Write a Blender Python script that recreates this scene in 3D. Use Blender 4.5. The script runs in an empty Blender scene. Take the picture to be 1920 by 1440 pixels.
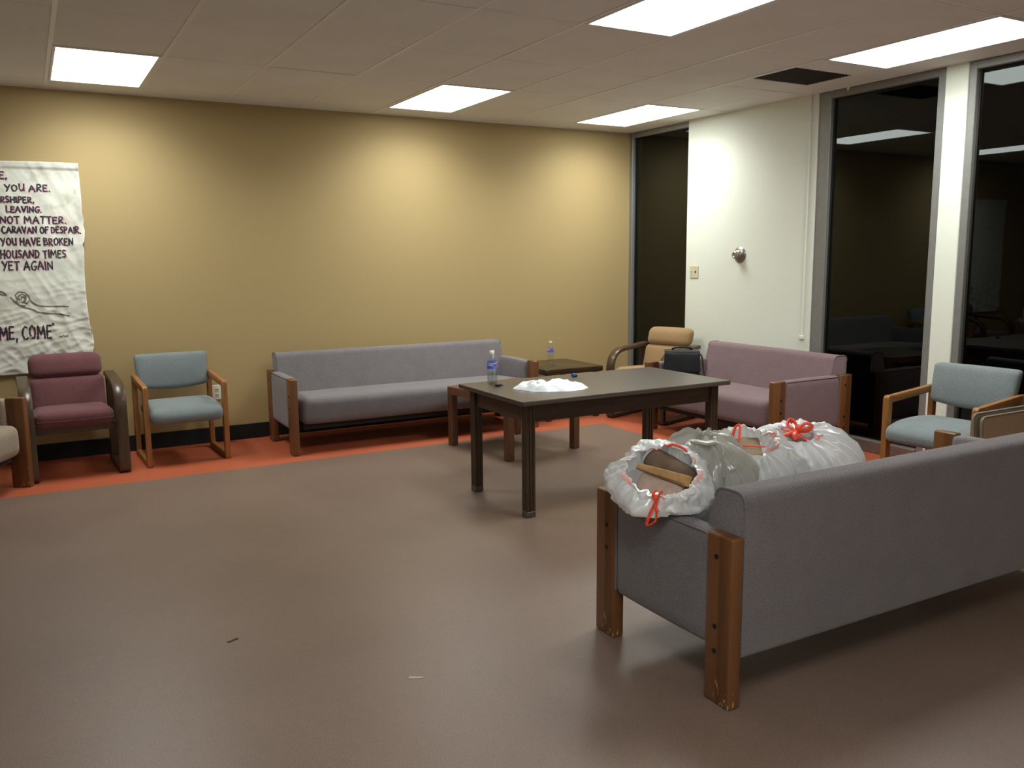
import bpy, bmesh, math, random
from mathutils import Vector, Matrix, noise
random.seed(7)
scene = bpy.context.scene
C = scene.collection
PI = math.pi

# ------------------------------------------------------------------ camera, world, exposure
RM = [[0.8711216, -0.0801918, 0.4844754], [-0.4909831, -0.1239531, 0.8623058], [-0.0090976, -0.9890424, -0.1473510]]
cam = bpy.data.objects.new('camera', bpy.data.cameras.new('camera'))
C.objects.link(cam)
cam.matrix_world = Matrix(((RM[0][0], -RM[0][1], -RM[0][2], 0), (RM[1][0], -RM[1][1], -RM[1][2], 0),
                           (RM[2][0], -RM[2][1], -RM[2][2], 1.484), (0, 0, 0, 1)))
cam.data.sensor_width = 36
cam.data.lens = 1607 / 1920 * 36
cam.data.clip_start = 0.02
scene.camera = cam
world = bpy.data.worlds.new('night'); scene.world = world; world.use_nodes = True
world.node_tree.nodes['Background'].inputs[0].default_value = (0.004, 0.0045, 0.006, 1)
world.node_tree.nodes['Background'].inputs[1].default_value = 0.35
vs = scene.view_settings
vs.view_transform = 'Standard'; vs.look = 'None'; vs.gamma = 1; vs.use_curve_mapping = False
vs.exposure = 0.32
LAMP_WATT = 15.5        # each fluorescent troffer
LAMP_RGB = (0.97, 1.0, 0.955)
DIFFUSER_STRENGTH = 6.5
LAMP_SPREAD = math.radians(142)

# ------------------------------------------------------------------ materials
def lin(r, g, b):
    f = lambda c: (c / 255 / 12.92) if c <= 10 else ((c / 255 + 0.055) / 1.055) ** 2.4
    return (f(r), f(g), f(b), 1)

class NT:
    def __init__(s, name):
        s.m = bpy.data.materials.new(name); s.m.use_nodes = True
        s.t = s.m.node_tree; s.p = s.t.nodes['Principled BSDF']; s.out = s.t.nodes['Material Output']
    def n(s, typ, **kw):
        nd = s.t.nodes.new(typ)
        for k, v in kw.items():
            if k in nd.inputs.keys(): nd.inputs[k].default_value = v
            else: setattr(nd, k, v)
        return nd
    def l(s, a, b): s.t.links.new(a, b)
    def coords(s, scale=(1, 1, 1), kind='Object'):
        tc = s.n('ShaderNodeTexCoord'); mp = s.n('ShaderNodeMapping'); mp.inputs['Scale'].default_value = scale
        s.l(tc.outputs[kind], mp.inputs['Vector']); return mp.outputs['Vector']
    def noise(s, vec, scale, detail=3, rough=0.6):
        nd = s.n('ShaderNodeTexNoise', Scale=scale, Detail=detail, Roughness=rough); s.l(vec, nd.inputs['Vector']); return nd.outputs['Fac']
    def ramp(s, fac, stops):
        r = s.n('ShaderNodeValToRGB'); el = r.color_ramp.elements
        while len(el) < len(stops): el.new(0.5)
        for e, (p, c) in zip(el, stops): e.position = p; e.color = c
        s.l(fac, r.inputs['Fac']); return r.outputs['Color']
    def mix(s, fac, a, b, mode='MIX'):
        m = s.n('ShaderNodeMix'); m.data_type = 'RGBA'; m.blend_type = mode
        for sock, v in ((m.inputs[0], fac), (m.inputs[6], a), (m.inputs[7], b)):
            if hasattr(v, 'is_linked'): s.l(v, sock)
            else: sock.default_value = v
        return m.outputs[2]
    def bump(s, fac, strength, dist=0.01):
        b = s.n('ShaderNodeBump', Strength=strength, Distance=dist); s.l(fac, b.inputs['Height']); s.l(b.outputs['Normal'], s.p.inputs['Normal'])
    def base(s, c):
        if hasattr(c, 'is_linked'): s.l(c, s.p.inputs['Base Color'])
        else: s.p.inputs['Base Color'].default_value = c
    def set(s, **kw):
        for k, v in kw.items(): s.p.inputs[k.replace('_', ' ')].default_value = v
        return s

def sc(c, k): return (c[0] * k, c[1] * k, c[2] * k, 1)

def plain(name, col, rough=0.6, metal=0.0, var=0.12, scale=30, bump=0.0, spec=0.5):
    t = NT(name); v = t.coords(); f = t.noise(v, scale)
    t.base(t.ramp(f, [(0.3, sc(col, 1 - var)), (0.7, sc(col, 1 + var))]))
    t.set(Roughness=rough, Metallic=metal); t.p.inputs['Specular IOR Level'].default_value = spec
    if bump: t.bump(f, bump, 0.004)
    return t.m

def fabric(name, ca, cb, scale=260):
    t = NT(name); v = t.coords((1, 1, 1.0))
    f = t.noise(v, scale, 2, 0.7); g = t.noise(v, 9, 3, 0.55)
    c1 = t.ramp(f, [(0.36, ca), (0.64, cb)])
    t.base(t.mix(t.ramp(g, [(0.35, (0, 0, 0, 1)), (0.75, (0.22, 0.22, 0.22, 1))]), c1, sc(cb, 1.15)))
    t.set(Roughness=0.93); t.p.inputs['Specular IOR Level'].default_value = 0.15
    t.p.inputs['Sheen Weight'].default_value = 0.15
    t.bump(f, 0.35, 0.003)
    return t.m

def wood(name, dark, light, axis='z', rough=0.42, k=1.0):
    s = {'x': (2.2, 30, 30), 'y': (30, 2.2, 30), 'z': (30, 30, 2.2)}[axis]
    t = NT(name); v = t.coords(tuple(a * k for a in s))
    f = t.noise(v, 1.6, 5, 0.62); g = t.noise(v, 7.0, 2, 0.5)
    c = t.ramp(f, [(0.3, dark), (0.5, tuple((a + b) / 2 for a, b in zip(dark, light))), (0.72, light)])
    t.base(t.mix(0.18, c, t.ramp(g, [(0.4, dark), (0.6, light)])))
    t.set(Roughness=rough); t.bump(g, 0.08, 0.002)
    return t.m

M = {}
# walls and ceiling
M['tan'] = plain('tan_paint', (0.4154, 0.3100, 0.1451, 1), 0.7, var=0.03, scale=120, bump=0.05, spec=0.3)
M['white_paint'] = plain('white_paint', (0.74, 0.77, 0.68, 1), 0.55, var=0.02, scale=60, bump=0.03, spec=0.35)
M['offwhite'] = plain('cream_paint', (0.5, 0.45, 0.36, 1), 0.7, var=0.03)
def ceiling_mat(name, col):
    t = NT(name); v = t.coords(kind='Object'); f = t.noise(v, 260, 2, 0.7); g = t.noise(v, 60, 3, 0.6); h = t.noise(v, 2.0, 2)
    c = t.ramp(f, [(0.30, sc(col, 0.80)), (0.46, col), (0.8, sc(col, 1.05))])
    pits = t.ramp(g, [(0.27, (0.62, 0.6, 0.58, 1)), (0.33, (1, 1, 1, 1))])
    c = t.mix(1.0, c, pits, 'MULTIPLY')
    c = t.mix(1.0, c, t.ramp(h, [(0.3, (0.95, 0.94, 0.92, 1)), (0.7, (1, 1, 1, 1))]), 'MULTIPLY')
    t.base(c); t.set(Roughness=0.9); t.p.inputs['Specular IOR Level'].default_value = 0.2; t.bump(f, 0.3, 0.003); return t.m
M['tile'] = ceiling_mat('ceiling_tile_board', (0.84, 0.85, 0.83, 1))
M['grid'] = plain('grid_enamel', (0.83, 0.84, 0.82, 1), 0.5, var=0.04)
M['plenum'] = plain('dark_plenum', (0.05, 0.045, 0.04, 1), 0.9)
# floor
def floor_mat(name, col, col2, rough):
    t = NT(name); v = t.coords()
    f = t.noise(v, 210, 2, 0.7); g = t.noise(v, 1.6, 4, 0.6); h = t.noise(v, 26, 3, 0.6)
    c = t.ramp(f, [(0.34, col), (0.66, col2)])
    c = t.mix(1.0, c, t.ramp(g, [(0.3, (0.90, 0.90, 0.90, 1)), (0.7, (1.06, 1.05, 1.04, 1))]), 'MULTIPLY')
    c = t.mix(1.0, c, t.ramp(h, [(0.3, (0.95, 0.95, 0.95, 1)), (0.7, (1.03, 1.03, 1.03, 1))]), 'MULTIPLY')
    sv = t.coords((5.0, 60, 1)); q = t.noise(sv, 1.0, 2, 0.5)
    c = t.mix(t.ramp(q, [(0.755, (0, 0, 0, 1)), (0.80, (0.16, 0.16, 0.16, 1))]), c, (0.62, 0.56, 0.50, 1))   # pale scuffs
    t.base(c)
    r = t.n('ShaderNodeMapRange'); r.inputs['To Min'].default_value = rough - 0.05; r.inputs['To Max'].default_value = rough + 0.07
    t.l(g, r.inputs['Value']); t.l(r.outputs[0], t.p.inputs['Roughness'])
    t.bump(f, 0.06, 0.002); t.p.inputs['Specular IOR Level'].default_value = 0.42
    return t.m
M['floor'] = floor_mat('brown_linoleum', (0.1490, 0.0980, 0.0745, 1), (0.2352, 0.1666, 0.1303, 1), 0.40)
M['orange'] = floor_mat('orange_linoleum', (0.3864, 0.0840, 0.0353, 1), (0.4872, 0.1193, 0.0538, 1), 0.45)
M['baseboard'] = plain('black_vinyl_base', (0.010, 0.012, 0.012, 1), 0.6, spec=0.25)
M['alu'] = plain('grey_window_metal', (0.24, 0.24, 0.228, 1), 0.45, 0.35, var=0.06)
M['sill'] = plain('dull_sill_metal', (0.20, 0.165, 0.145, 1), 0.38, 0.3, var=0.08)
# fabrics
M['sofa_grey'] = fabric('grey_mauve_fabric', (0.1201, 0.1064, 0.1125, 1), (0.2090, 0.1900, 0.1961, 1))
M['pink'] = fabric('dusty_rose_fabric', (0.1386, 0.0907, 0.0974, 1), (0.2310, 0.1554, 0.1655, 1))
M['maroon'] = fabric('maroon_fabric', (0.0989, 0.0370, 0.0413, 1), (0.1720, 0.0714, 0.0757, 1))
M['teal'] = fabric('blue_grey_fabric', (0.1216, 0.1425, 0.1501, 1), (0.2137, 0.2451, 0.2517, 1))
M['beige_arm'] = fabric('camel_fabric', (0.2296, 0.1435, 0.0672, 1), (0.3280, 0.2091, 0.1025, 1))
M['beige'] = fabric('oatmeal_fabric', (0.2125, 0.1658, 0.1232, 1), (0.3400, 0.2762, 0.2125, 1))
M['under'] = plain('black_dust_cloth', (0.015, 0.015, 0.016, 1), 0.9)
# woods
M['oak_z'] = wood('golden_oak_upright', (0.2132, 0.0861, 0.0205, 1), (0.3608, 0.1640, 0.0476, 1), 'z')
M['oak_y'] = wood('golden_oak_rail', (0.2132, 0.0861, 0.0205, 1), (0.3608, 0.1640, 0.0476, 1), 'y')
M['bent'] = wood('brown_bentwood', (0.0442, 0.0255, 0.0127, 1), (0.0833, 0.0510, 0.0272, 1), 'z', 0.33)
M['dark_z'] = wood('dark_walnut_upright', (0.0270, 0.0144, 0.0081, 1), (0.0792, 0.0423, 0.0225, 1), 'z', 0.45)
M['dark_x'] = wood('dark_walnut_rail', (0.0270, 0.0144, 0.0081, 1), (0.0702, 0.0378, 0.0216, 1), 'x', 0.5)
M['top_x'] = wood('dark_walnut_laminate', (0.0532, 0.0395, 0.0289, 1), (0.0950, 0.0730, 0.0547, 1), 'x', 0.36)
M['endtable'] = wood('espresso_wood', (0.030, 0.019, 0.009, 1), (0.062, 0.041, 0.020, 1), 'x', 0.24)
M['red_z'] = wood('reddish_wood_upright', (0.0723, 0.0272, 0.0119, 1), (0.1403, 0.0595, 0.0272, 1), 'z')
M['red_x'] = wood('reddish_wood_rail', (0.1105, 0.0425, 0.0187, 1), (0.2040, 0.0850, 0.0391, 1), 'x')
def post_mat(name, dark, light):
    t = NT(name); v = t.coords((26, 26, 1.6)); f = t.noise(v, 1.5, 5, 0.62)
    w = t.coords((0.01, 9, 0.01)); s = t.noise(w, 1.7, 1, 0.4)
    c = t.ramp(f, [(0.3, dark), (0.72, light)])
    c = t.mix(t.ramp(s, [(0.47, (0, 0, 0, 1)), (0.53, (0.5, 0.5, 0.5, 1))]), c, sc(light, 1.25))
    # scuffed bare patches low on the board
    tc = t.n('ShaderNodeTexCoord'); sp = t.n('ShaderNodeSeparateXYZ'); t.l(tc.outputs['Object'], sp.inputs[0])
    low = t.ramp(sp.outputs['Z'], [(0.02, (1, 1, 1, 1)), (0.16, (0, 0, 0, 1))])
    q = t.noise(t.coords((60, 60, 14)), 1.4, 3, 0.6)
    sc_ = t.ramp(q, [(0.63, (0, 0, 0, 1)), (0.66, (1, 1, 1, 1))])
    c = t.mix(t.mix(1.0, low, sc_, 'MULTIPLY'), c, (0.50, 0.36, 0.22, 1))
    t.base(c); t.set(Roughness=0.40); return t.m
M['post'] = post_mat('sofa_post_wood', (0.0817, 0.0310, 0.0095, 1), (0.1591, 0.0636, 0.0206, 1))
M['bolt'] = plain('black_bolt', (0.02, 0.02, 0.022, 1), 0.4, 0.5)
M['steel'] = plain('brushed_steel', (0.42, 0.39, 0.34, 1), 0.28, 0.95, var=0.05)
M['glide'] = plain('worn_grey_glide', (0.10, 0.085, 0.07, 1), 0.5, 0.3, var=0.25, scale=60)
M['ivory'] = plain('ivory_plastic', (0.60, 0.56, 0.40, 1), 0.4, var=0.02)
M['white_plastic'] = plain('white_plastic', (0.75, 0.73, 0.68, 1), 0.35, var=0.02)
M['slot'] = plain('dark_slot', (0.02, 0.018, 0.015, 1), 0.6)
M['vent'] = plain('brown_vent_mesh', (0.050, 0.040, 0.032, 1), 0.7)
M['black_nylon'] = plain('black_nylon', (0.010, 0.013, 0.016, 1), 0.5, var=0.3, scale=300, bump=0.2)
M['red'] = plain('red_drawstring', (0.85, 0.075, 0.03, 1), 0.4, var=0.08)
M['pinkhem'] = plain('pink_hem', (0.86, 0.42, 0.38, 1), 0.5, var=0.15, scale=14)
M['suede'] = plain('brown_suede', (0.1530, 0.1035, 0.0702, 1), 0.9, var=0.25, scale=16, bump=0.2)
M['leather'] = plain('tan_leather', (0.40, 0.215, 0.065, 1), 0.6, var=0.25, scale=22)
M['blush'] = plain('blush_fleece', (0.50, 0.37, 0.31, 1), 0.9, var=0.1)
M['kraft'] = plain('kraft_paper', (0.2890, 0.2167, 0.1318, 1), 0.8, var=0.15, scale=12)
M['greycloth'] = plain('grey_cloth', (0.30, 0.27, 0.26, 1), 0.9, var=0.1)
M['pinkcloth'] = plain('pink_cloth', (0.62, 0.30, 0.28, 1), 0.9, var=0.1)
M['greencloth'] = plain('green_grey_cloth', (0.17, 0.23, 0.20, 1), 0.9, var=0.15)
M['board'] = plain('beige_fibreboard', (0.36, 0.305, 0.20, 1), 0.85, var=0.1, scale=90)
M['board_edge'] = plain('grey_board_edging', (0.20, 0.165, 0.135, 1), 0.7)
M['label_blue'] = plain('blue_label', (0.085, 0.19, 0.75, 1), 0.35, var=0.05)
M['label_white'] = plain('white_print', (0.78, 0.80, 0.85, 1), 0.4, var=0.02)
M['label_red'] = plain('red_print', (0.62, 0.03, 0.06, 1), 0.4, var=0.02)
M['blue'] = plain('blue_plastic', (0.03, 0.10, 0.40, 1), 0.35)
M['black'] = plain('black_plastic', (0.014, 0.012, 0.010, 1), 0.4)
M['ink'] = plain('dark_marker_ink', (0.040, 0.025, 0.040, 1), 0.8, var=0.3)
M['pink_ink'] = plain('pink_marker_bleed', (0.68, 0.42, 0.45, 1), 0.9, var=0.2, scale=9)
M['charcoal'] = plain('charcoal_line', (0.17, 0.15, 0.125, 1), 0.9, var=0.3)
def cloth_mat():
    t = NT('stained_white_cloth'); v = t.coords(); f = t.noise(v, 3.2, 4, 0.6); g = t.noise(v, 14, 3, 0.6)
    c = t.ramp(f, [(0.35, (0.66, 0.67, 0.60, 1)), (0.62, (0.70, 0.70, 0.62, 1)), (0.75, (0.62, 0.53, 0.34, 1))])
    c = t.mix(1.0, c, t.ramp(g, [(0.3, (0.82, 0.80, 0.74, 1)), (0.5, (1, 1, 1, 1))]), 'MULTIPLY')
    t.base(c); t.set(Roughness=0.85); return t.m
M['cloth'] = cloth_mat()

def film(name, col, transp, transl=0.4, gloss=0.10, rough=0.25):
    t = NT(name); t.t.nodes.remove(t.p)
    d = t.n('ShaderNodeBsdfDiffuse', Color=col); tr = t.n('ShaderNodeBsdfTranslucent', Color=col)
    v = t.coords(); f = t.noise(v, 10, 3)
    a = t.n('ShaderNodeMixShader', Fac=transl); t.l(d.outputs[0], a.inputs[1]); t.l(tr.outputs[0], a.inputs[2])
    tp = t.n('ShaderNodeBsdfTransparent'); b = t.n('ShaderNodeMixShader')
    mr = t.n('ShaderNodeMapRange'); mr.inputs['To Min'].default_value = max(0, transp - 0.1); mr.inputs['To Max'].default_value = transp + 0.1
    t.l(f, mr.inputs['Value']); t.l(mr.outputs[0], b.inputs['Fac'])
    t.l(a.outputs[0], b.inputs[1]); t.l(tp.outputs[0], b.inputs[2])
    g = t.n('ShaderNodeBsdfGlossy', Color=(1, 1, 1, 1), Roughness=rough)
    ge = t.n('ShaderNodeNewGeometry'); mi = t.n('ShaderNodeMapRange'); mi.inputs['To Min'].default_value = 1.4; mi.inputs['To Max'].default_value = 1 / 1.4
    fr = t.n('ShaderNodeFresnel'); t.l(ge.outputs['Backfacing'], mi.inputs['Value']); t.l(mi.outputs[0], fr.inputs['IOR']); ad = t.n('ShaderNodeMath', operation='ADD'); ad.inputs[1].default_value = gloss - 0.04; ad.use_clamp = True
    t.l(fr.outputs[0], ad.inputs[0])
    e = t.n('ShaderNodeMixShader'); t.l(ad.outputs[0], e.inputs['Fac']); t.l(b.outputs[0], e.inputs[1]); t.l(g.outputs[0], e.inputs[2])
    t.l(e.outputs[0], t.out.inputs[0]); return t.m
M['bag_white'] = film('white_plastic_film', (0.94, 0.96, 0.99, 1), 0.07, 0.22)
M['bag_thin'] = film('thin_white_plastic_film', (0.93, 0.95, 0.96, 1), 0.17, 0.25)
M['bag_grey'] = film('grey_plastic_film', (0.62, 0.62, 0.58, 1), 0.20)
M['bag_table'] = film('white_shopping_film', (0.90, 0.94, 0.98, 1), 0.02, 0.2, 0.06, 0.4)

def thin_glass(name, tint, ior=1.5, rough=0.0):
    t = NT(name); t.t.nodes.remove(t.p)
    tp = t.n('ShaderNodeBsdfTransparent', Color=tint); g = t.n('ShaderNodeBsdfGlossy', Color=(0.95, 1, 1, 1), Roughness=rough)
    fr = t.n('ShaderNodeFresnel'); e = t.n('ShaderNodeMixShader'); ge = t.n('ShaderNodeNewGeometry')
    mr = t.n('ShaderNodeMapRange'); mr.inputs['To Min'].default_value = ior; mr.inputs['To Max'].default_value = 1 / ior   # same reflectance from both sides
    t.l(ge.outputs['Backfacing'], mr.inputs['Value']); t.l(mr.outputs[0], fr.inputs['IOR'])
    t.l(fr.outputs[0], e.inputs['Fac']); t.l(tp.outputs[0], e.inputs[1]); t.l(g.outputs[0], e.inputs[2]); t.l(e.outputs[0], t.out.inputs[0]); return t.m
M['pane'] = thin_glass('dark_tinted_glass', (0.30, 0.33, 0.31, 1), 1.48)
M['pet'] = thin_glass('clear_bottle_plastic', (0.97, 0.98, 0.985, 1), 1.40, 0.10)
M['water'] = thin_glass('water', (0.96, 0.975, 0.98, 1), 1.25, 0.05)
def emit(name, col, s):
    t = NT(name); t.t.nodes.remove(t.p); e = t.n('ShaderNodeEmission', Color=col, Strength=s); t.l(e.outputs[0], t.out.inputs[0]); return t.m
M['diffuser'] = emit('lit_lens_panel', (LAMP_RGB[0], LAMP_RGB[1], LAMP_RGB[2], 1), DIFFUSER_STRENGTH)

# ------------------------------------------------------------------ mesh helpers
def finish(name, bm, mat, parent=None, smooth=35, loc=None, rotz=None):
    bmesh.ops.recalc_face_normals(bm, faces=bm.faces)
    me = bpy.data.meshes.new(name); bm.to_mesh(me); bm.free()
    if isinstance(mat, str): mat = M[mat]
    me.materials.append(mat)
    if smooth:
        me.polygons.foreach_set('use_smooth', [True] * len(me.polygons))
        me.set_sharp_from_angle(angle=math.radians(smooth))
    o = bpy.data.objects.new(name, me); C.objects.link(o)
    if parent: o.parent = parent
    if loc: o.location = loc
    if rotz is not None: o.rotation_euler.z = rotz
    return o

def tag(o, label, cat=None, group=None, kind=None):
    o['label'] = label
    if cat: o['category'] = cat
    if group: o['group'] = group
    if kind: o['kind'] = kind
    return o

def thing(name, label, cat, loc=(0, 0, 0), rotz=0, group=None, kind=None):
    o = bpy.data.objects.new(name, None); C.objects.link(o); o.empty_display_size = 0.1
    o.location = loc; o.rotation_euler = (0, 0, rotz)
    return tag(o, label, cat, group, kind)

def box(x0, x1, y0, y1, z0, z1, bev=0.0, seg=2, bm=None):
    b = bmesh.new()
    r = bmesh.ops.create_cube(b, size=1)
    for v in b.verts:
        v.co = Vector(((x0 + x1) / 2 + v.co.x * (x1 - x0), (y0 + y1) / 2 + v.co.y * (y1 - y0), (z0 + z1) / 2 + v.co.z * (z1 - z0)))
    if bev: bmesh.ops.bevel(b, geom=b.edges[:], offset=bev, segments=seg, profile=0.5, affect='EDGES')
    if bm is None: return b
    me = bpy.data.meshes.new('t'); b.to_mesh(me); b.free(); bm.from_mesh(me); bpy.data.meshes.remove(me); return bm

def cushion(x0, x1, y0, y1, z0, z1, r, bulge=(0, 0, 0), n=12, warp=None):
    """rounded, slightly crowned pad"""
    b = bmesh.new(); bmesh.ops.create_cube(b, size=2)
    bmesh.ops.subdivide_edges(b, edges=b.edges[:], cuts=n, use_grid_fill=True)
    hx, hy, hz = (x1 - x0) / 2, (y1 - y0) / 2, (z1 - z0) / 2
    cx, cy, cz = (x0 + x1) / 2, (y0 + y1) / 2, (z0 + z1) / 2
    rr = min(r, hx, hy, hz)
    for v in b.verts:
        u = v.co.copy()
        # concentrate samples towards edges
        f = lambda a: math.copysign(1 - (1 - abs(a)) ** 1.6, a)
        p = Vector((f(u.x) * hx, f(u.y) * hy, f(u.z) * hz))
        inner = Vector((max(-hx + rr, min(hx - rr, p.x)), max(-hy + rr, min(hy - rr, p.y)), max(-hz + rr, min(hz - rr, p.z))))
        d = p - inner
        if d.length > 1e-9:
            p = inner + d.normalized() * rr
        U, V, W = p.x / hx, p.y / hy, p.z / hz
        p.x += math.copysign(bulge[0] * (1 - V * V) * (1 - W * W), p.x) if abs(U) > 0.5 else 0
        p.y += math.copysign(bulge[1] * (1 - U ** 4) * (1 - W * W), p.y) if abs(V) > 0.5 else 0
        p.z += math.copysign(bulge[2] * (1 - U ** 4) * (1 - V * V), p.z) if abs(W) > 0.3 else 0
        p += Vector((cx, cy, cz))
        v.co = warp(p) if warp else p
    return b

def fillet(pts, rad, seg=5, closed=True):
    out = []; n = len(pts)
    for i, p in enumerate(pts):
        p = Vector(p); r = rad[i] if isinstance(rad, (list, tuple)) else rad
        if (not closed and i in (0, n - 1)) or r <= 0: out.append(p); continue
        a = Vector(pts[i - 1]) - p; c = Vector(pts[(i + 1) % n]) - p
        la, lc = a.length, c.length; a.normalize(); c.normalize()
        ang = a.angle(c); t = min(r / math.tan(ang / 2), la * 0.49, lc * 0.49)
        p0 = p + a * t; p1 = p + c * t
        for k in range(seg + 1):
            s = k / seg
            out.append((1 - s) ** 2 * p0 + 2 * s * (1 - s) * p + s * s * p1)
    return out

def prism(prof, x0, x1, bev=0.0, seg=2):
    """profile in (y,z) extruded along x"""
    b = bmesh.new()
    A = [b.verts.new((x0, p[0], p[1])) for p in prof]; B = [b.verts.new((x1, p[0], p[1])) for p in prof]
    n = len(prof); fa = b.faces.new(A); fb = b.faces.new(B[::-1])
    for i in range(n): b.faces.new((A[i], B[i], B[(i + 1) % n], A[(i + 1) % n]))
    if bev: bmesh.ops.bevel(b, geom=list(fa.edges) + list(fb.edges), offset=bev, segments=seg, profile=0.5, affect='EDGES')
    return b

def extrude_xy(prof, z0, z1, bev=0.0):
    b = bmesh.new()
    A = [b.verts.new((p[0], p[1], z0)) for p in prof]; B = [b.verts.new((p[0], p[1], z1)) for p in prof]
    n = len(prof); fa = b.faces.new(A); fb = b.faces.new(B[::-1])
    for i in range(n): b.faces.new((A[i], B[i], B[(i + 1) % n], A[(i + 1) % n]))
    if bev: bmesh.ops.bevel(b, geom=list(fa.edges) + list(fb.edges), offset=bev, segments=2, profile=0.5, affect='EDGES')
    return b

def strip_loop(path, x0, x1, th, closed=False, bev=0.004):
    """a bent lamination: path in (y,z), th thick in the plane, x0..x1 wide"""
    b = bmesh.new(); n = len(path); rings = []
    for i, p in enumerate(path):
        p = Vector(p)
        if closed: t = Vector(path[(i + 1) % n]) - Vector(path[i - 1])
        else: t = Vector(path[min(i + 1, n - 1)]) - Vector(path[max(i - 1, 0)])
        t.normalize(); nn = Vector((-t.y, t.x)) * th / 2
        o, q = p + nn, p - nn; w = bev
        t2 = nn.normalized() * w
        # chamfered rectangle (8 verts)
        rings.append([b.verts.new(c) for c in (
            (x0 + w, o.x, o.y), (x1 - w, o.x, o.y), (x1, o.x - t2.x, o.y - t2.y), (x1, q.x + t2.x, q.y + t2.y),
            (x1 - w, q.x, q.y), (x0 + w, q.x, q.y), (x0, q.x + t2.x, q.y + t2.y), (x0, o.x - t2.x, o.y - t2.y))])
    m = n if closed else n - 1
    for i in range(m):
        A, B = rings[i], rings[(i + 1) % n]
        for k in range(8): b.faces.new((A[k], A[(k + 1) % 8], B[(k + 1) % 8], B[k]))
    if not closed: b.faces.new(rings[0]); b.faces.new(rings[-1][::-1])
    return b

def tube(pts, r, n=8, flat=1.0, closed=False, bm=None):
    b = bm or bmesh.new(); pts = [Vector(p) for p in pts]; N = len(pts); rings = []
    up = Vector((0, 0, 1)); prev = None
    for i, p in enumerate(pts):
        if closed: t = pts[(i + 1) % N] - pts[i - 1]
        else: t = pts[min(i + 1, N - 1)] - pts[max(i - 1, 0)]
        t.normalize()
        if prev is None:
            a = t.cross(up)
            if a.length < 0.1: a = t.cross(Vector((0, 1, 0)))
        else: a = prev - t * prev.dot(t)
        a.normalize(); prev = a; c = t.cross(a)
        rr = r(i / max(1, N - 1)) if callable(r) else r
        rings.append([b.verts.new(p + a * rr * math.cos(2 * PI * k / n) + c * rr * flat * math.sin(2 * PI * k / n)) for k in range(n)])
    for i in range(N if closed else N - 1):
        A, B = rings[i], rings[(i + 1) % N]
        for k in range(n): b.faces.new((A[k], A[(k + 1) % n], B[(k + 1) % n], B[k]))
    if not closed: b.faces.new(rings[0][::-1]); b.faces.new(rings[-1])
    return b

def smooth_path(pts, n=6):
    """Catmull-Rom"""
    P = [Vector(p) for p in pts]; P = [P[0] * 2 - P[1]] + P + [P[-1] * 2 - P[-2]]; out = []
    for i in range(1, len(P) - 2):
        for k in range(n):
            t = k / n; a, b, c, d = P[i - 1], P[i], P[i + 1], P[i + 2]
            out.append(0.5 * ((2 * b) + (c - a) * t + (2 * a - 5 * b + 4 * c - d) * t * t + (3 * b - a - 3 * c + d) * t ** 3))
    out.append(P[-2]); return out

def lathe(prof, n=24, bm=None, close_top=True, close_bot=True):
    b = bm or bmesh.new(); rings = []
    for r, z in prof:
        rings.append([b.verts.new((r * math.cos(2 * PI * k / n), r * math.sin(2 * PI * k / n), z)) for k in range(n)])
    for A, B in zip(rings, rings[1:]):
        for k in range(n): b.faces.new((A[k], A[(k + 1) % n], B[(k + 1) % n], B[k]))
    if close_bot: b.faces.new(rings[0][::-1])
    if close_top: b.faces.new(rings[-1])
    return b

def dup(root, loc, rotz, label=None, group=None, parent=None):
    r = root.copy(); C.objects.link(r)
    r.location = loc; r.rotation_euler = (0, 0, rotz)
    if label: r['label'] = label
    if group: r['group'] = group
    for ch in list(root.children):
        c = ch.copy(); C.objects.link(c); c.parent = r
        if c.type == 'LIGHT': continue
        for g in ch.children:
            d = g.copy(); C.objects.link(d); d.parent = c
    return r

def struct(name, bm, mat, label, cat, parent=None, smooth=0):
    o = finish(name, bm, mat, parent, smooth)
    if parent is None: tag(o, label, cat, kind='structure')
    return o

# ------------------------------------------------------------------ the room
XW, YW, H = 5.45, 7.20, 2.704         # window wall, tan wall, ceiling
XL, YB = -4.2, -3.6                   # unseen sides
SX, SY = 4.39, 6.16                   # inner edges of the orange border
GX = 5.485                            # glass plane
struct('floor', box(XL, SX, YB, SY, -0.1, 0), 'floor', 'worn brown linoleum floor', 'floor')
struct('floor_border', extrude_xy([(XL, SY), (SX, SY), (SX, YB), (XW + 0.2, YB), (XW + 0.2, YW + 0.1), (XL, YW + 0.1)], -0.1, 0), 'orange',
       'orange linoleum border along tan wall and windows', 'floor')
struct('wall_back', box(XL, XW + 0.15, YW, YW + 0.12, 0, H + 0.2), 'tan', 'tan painted wall behind the long grey sofa', 'wall')
struct('wall_left', box(XL - 0.12, XL, YB, YW, 0, H + 0.2), 'offwhite', 'cream wall on the left side', 'wall')
struct('wall_front', box(XL, XW + 0.15, YB - 0.12, YB, 0, H + 0.2), 'offwhite', 'cream wall behind the viewer', 'wall')
struct('baseboard_back', box(XL, XW - 0.03, YW - 0.012, YW, 0, 0.125, 0.003, 1), 'baseboard', 'black vinyl baseboard along the tan wall', 'baseboard')
wr = struct('wall_right', box(XW - 0.02, XW + 0.12, 4.80, 6.30, 0, H, 0.004, 1), 'white_paint', 'white wall panel between the windows', 'wall')
struct('baseboard_right', box(XW - 0.032, XW - 0.02, 4.80, 6.30, 0, 0.11, 0.003, 1), 'baseboard', 'black vinyl baseboard below white wall panel', 'baseboard')
struct('wall_column', box(XW - 0.02, XW + 0.12, 3.585, 3.745, 0, H, 0.004, 1), 'white_paint', 'narrow white wall column between two tall dark windows', 'wall')
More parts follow.
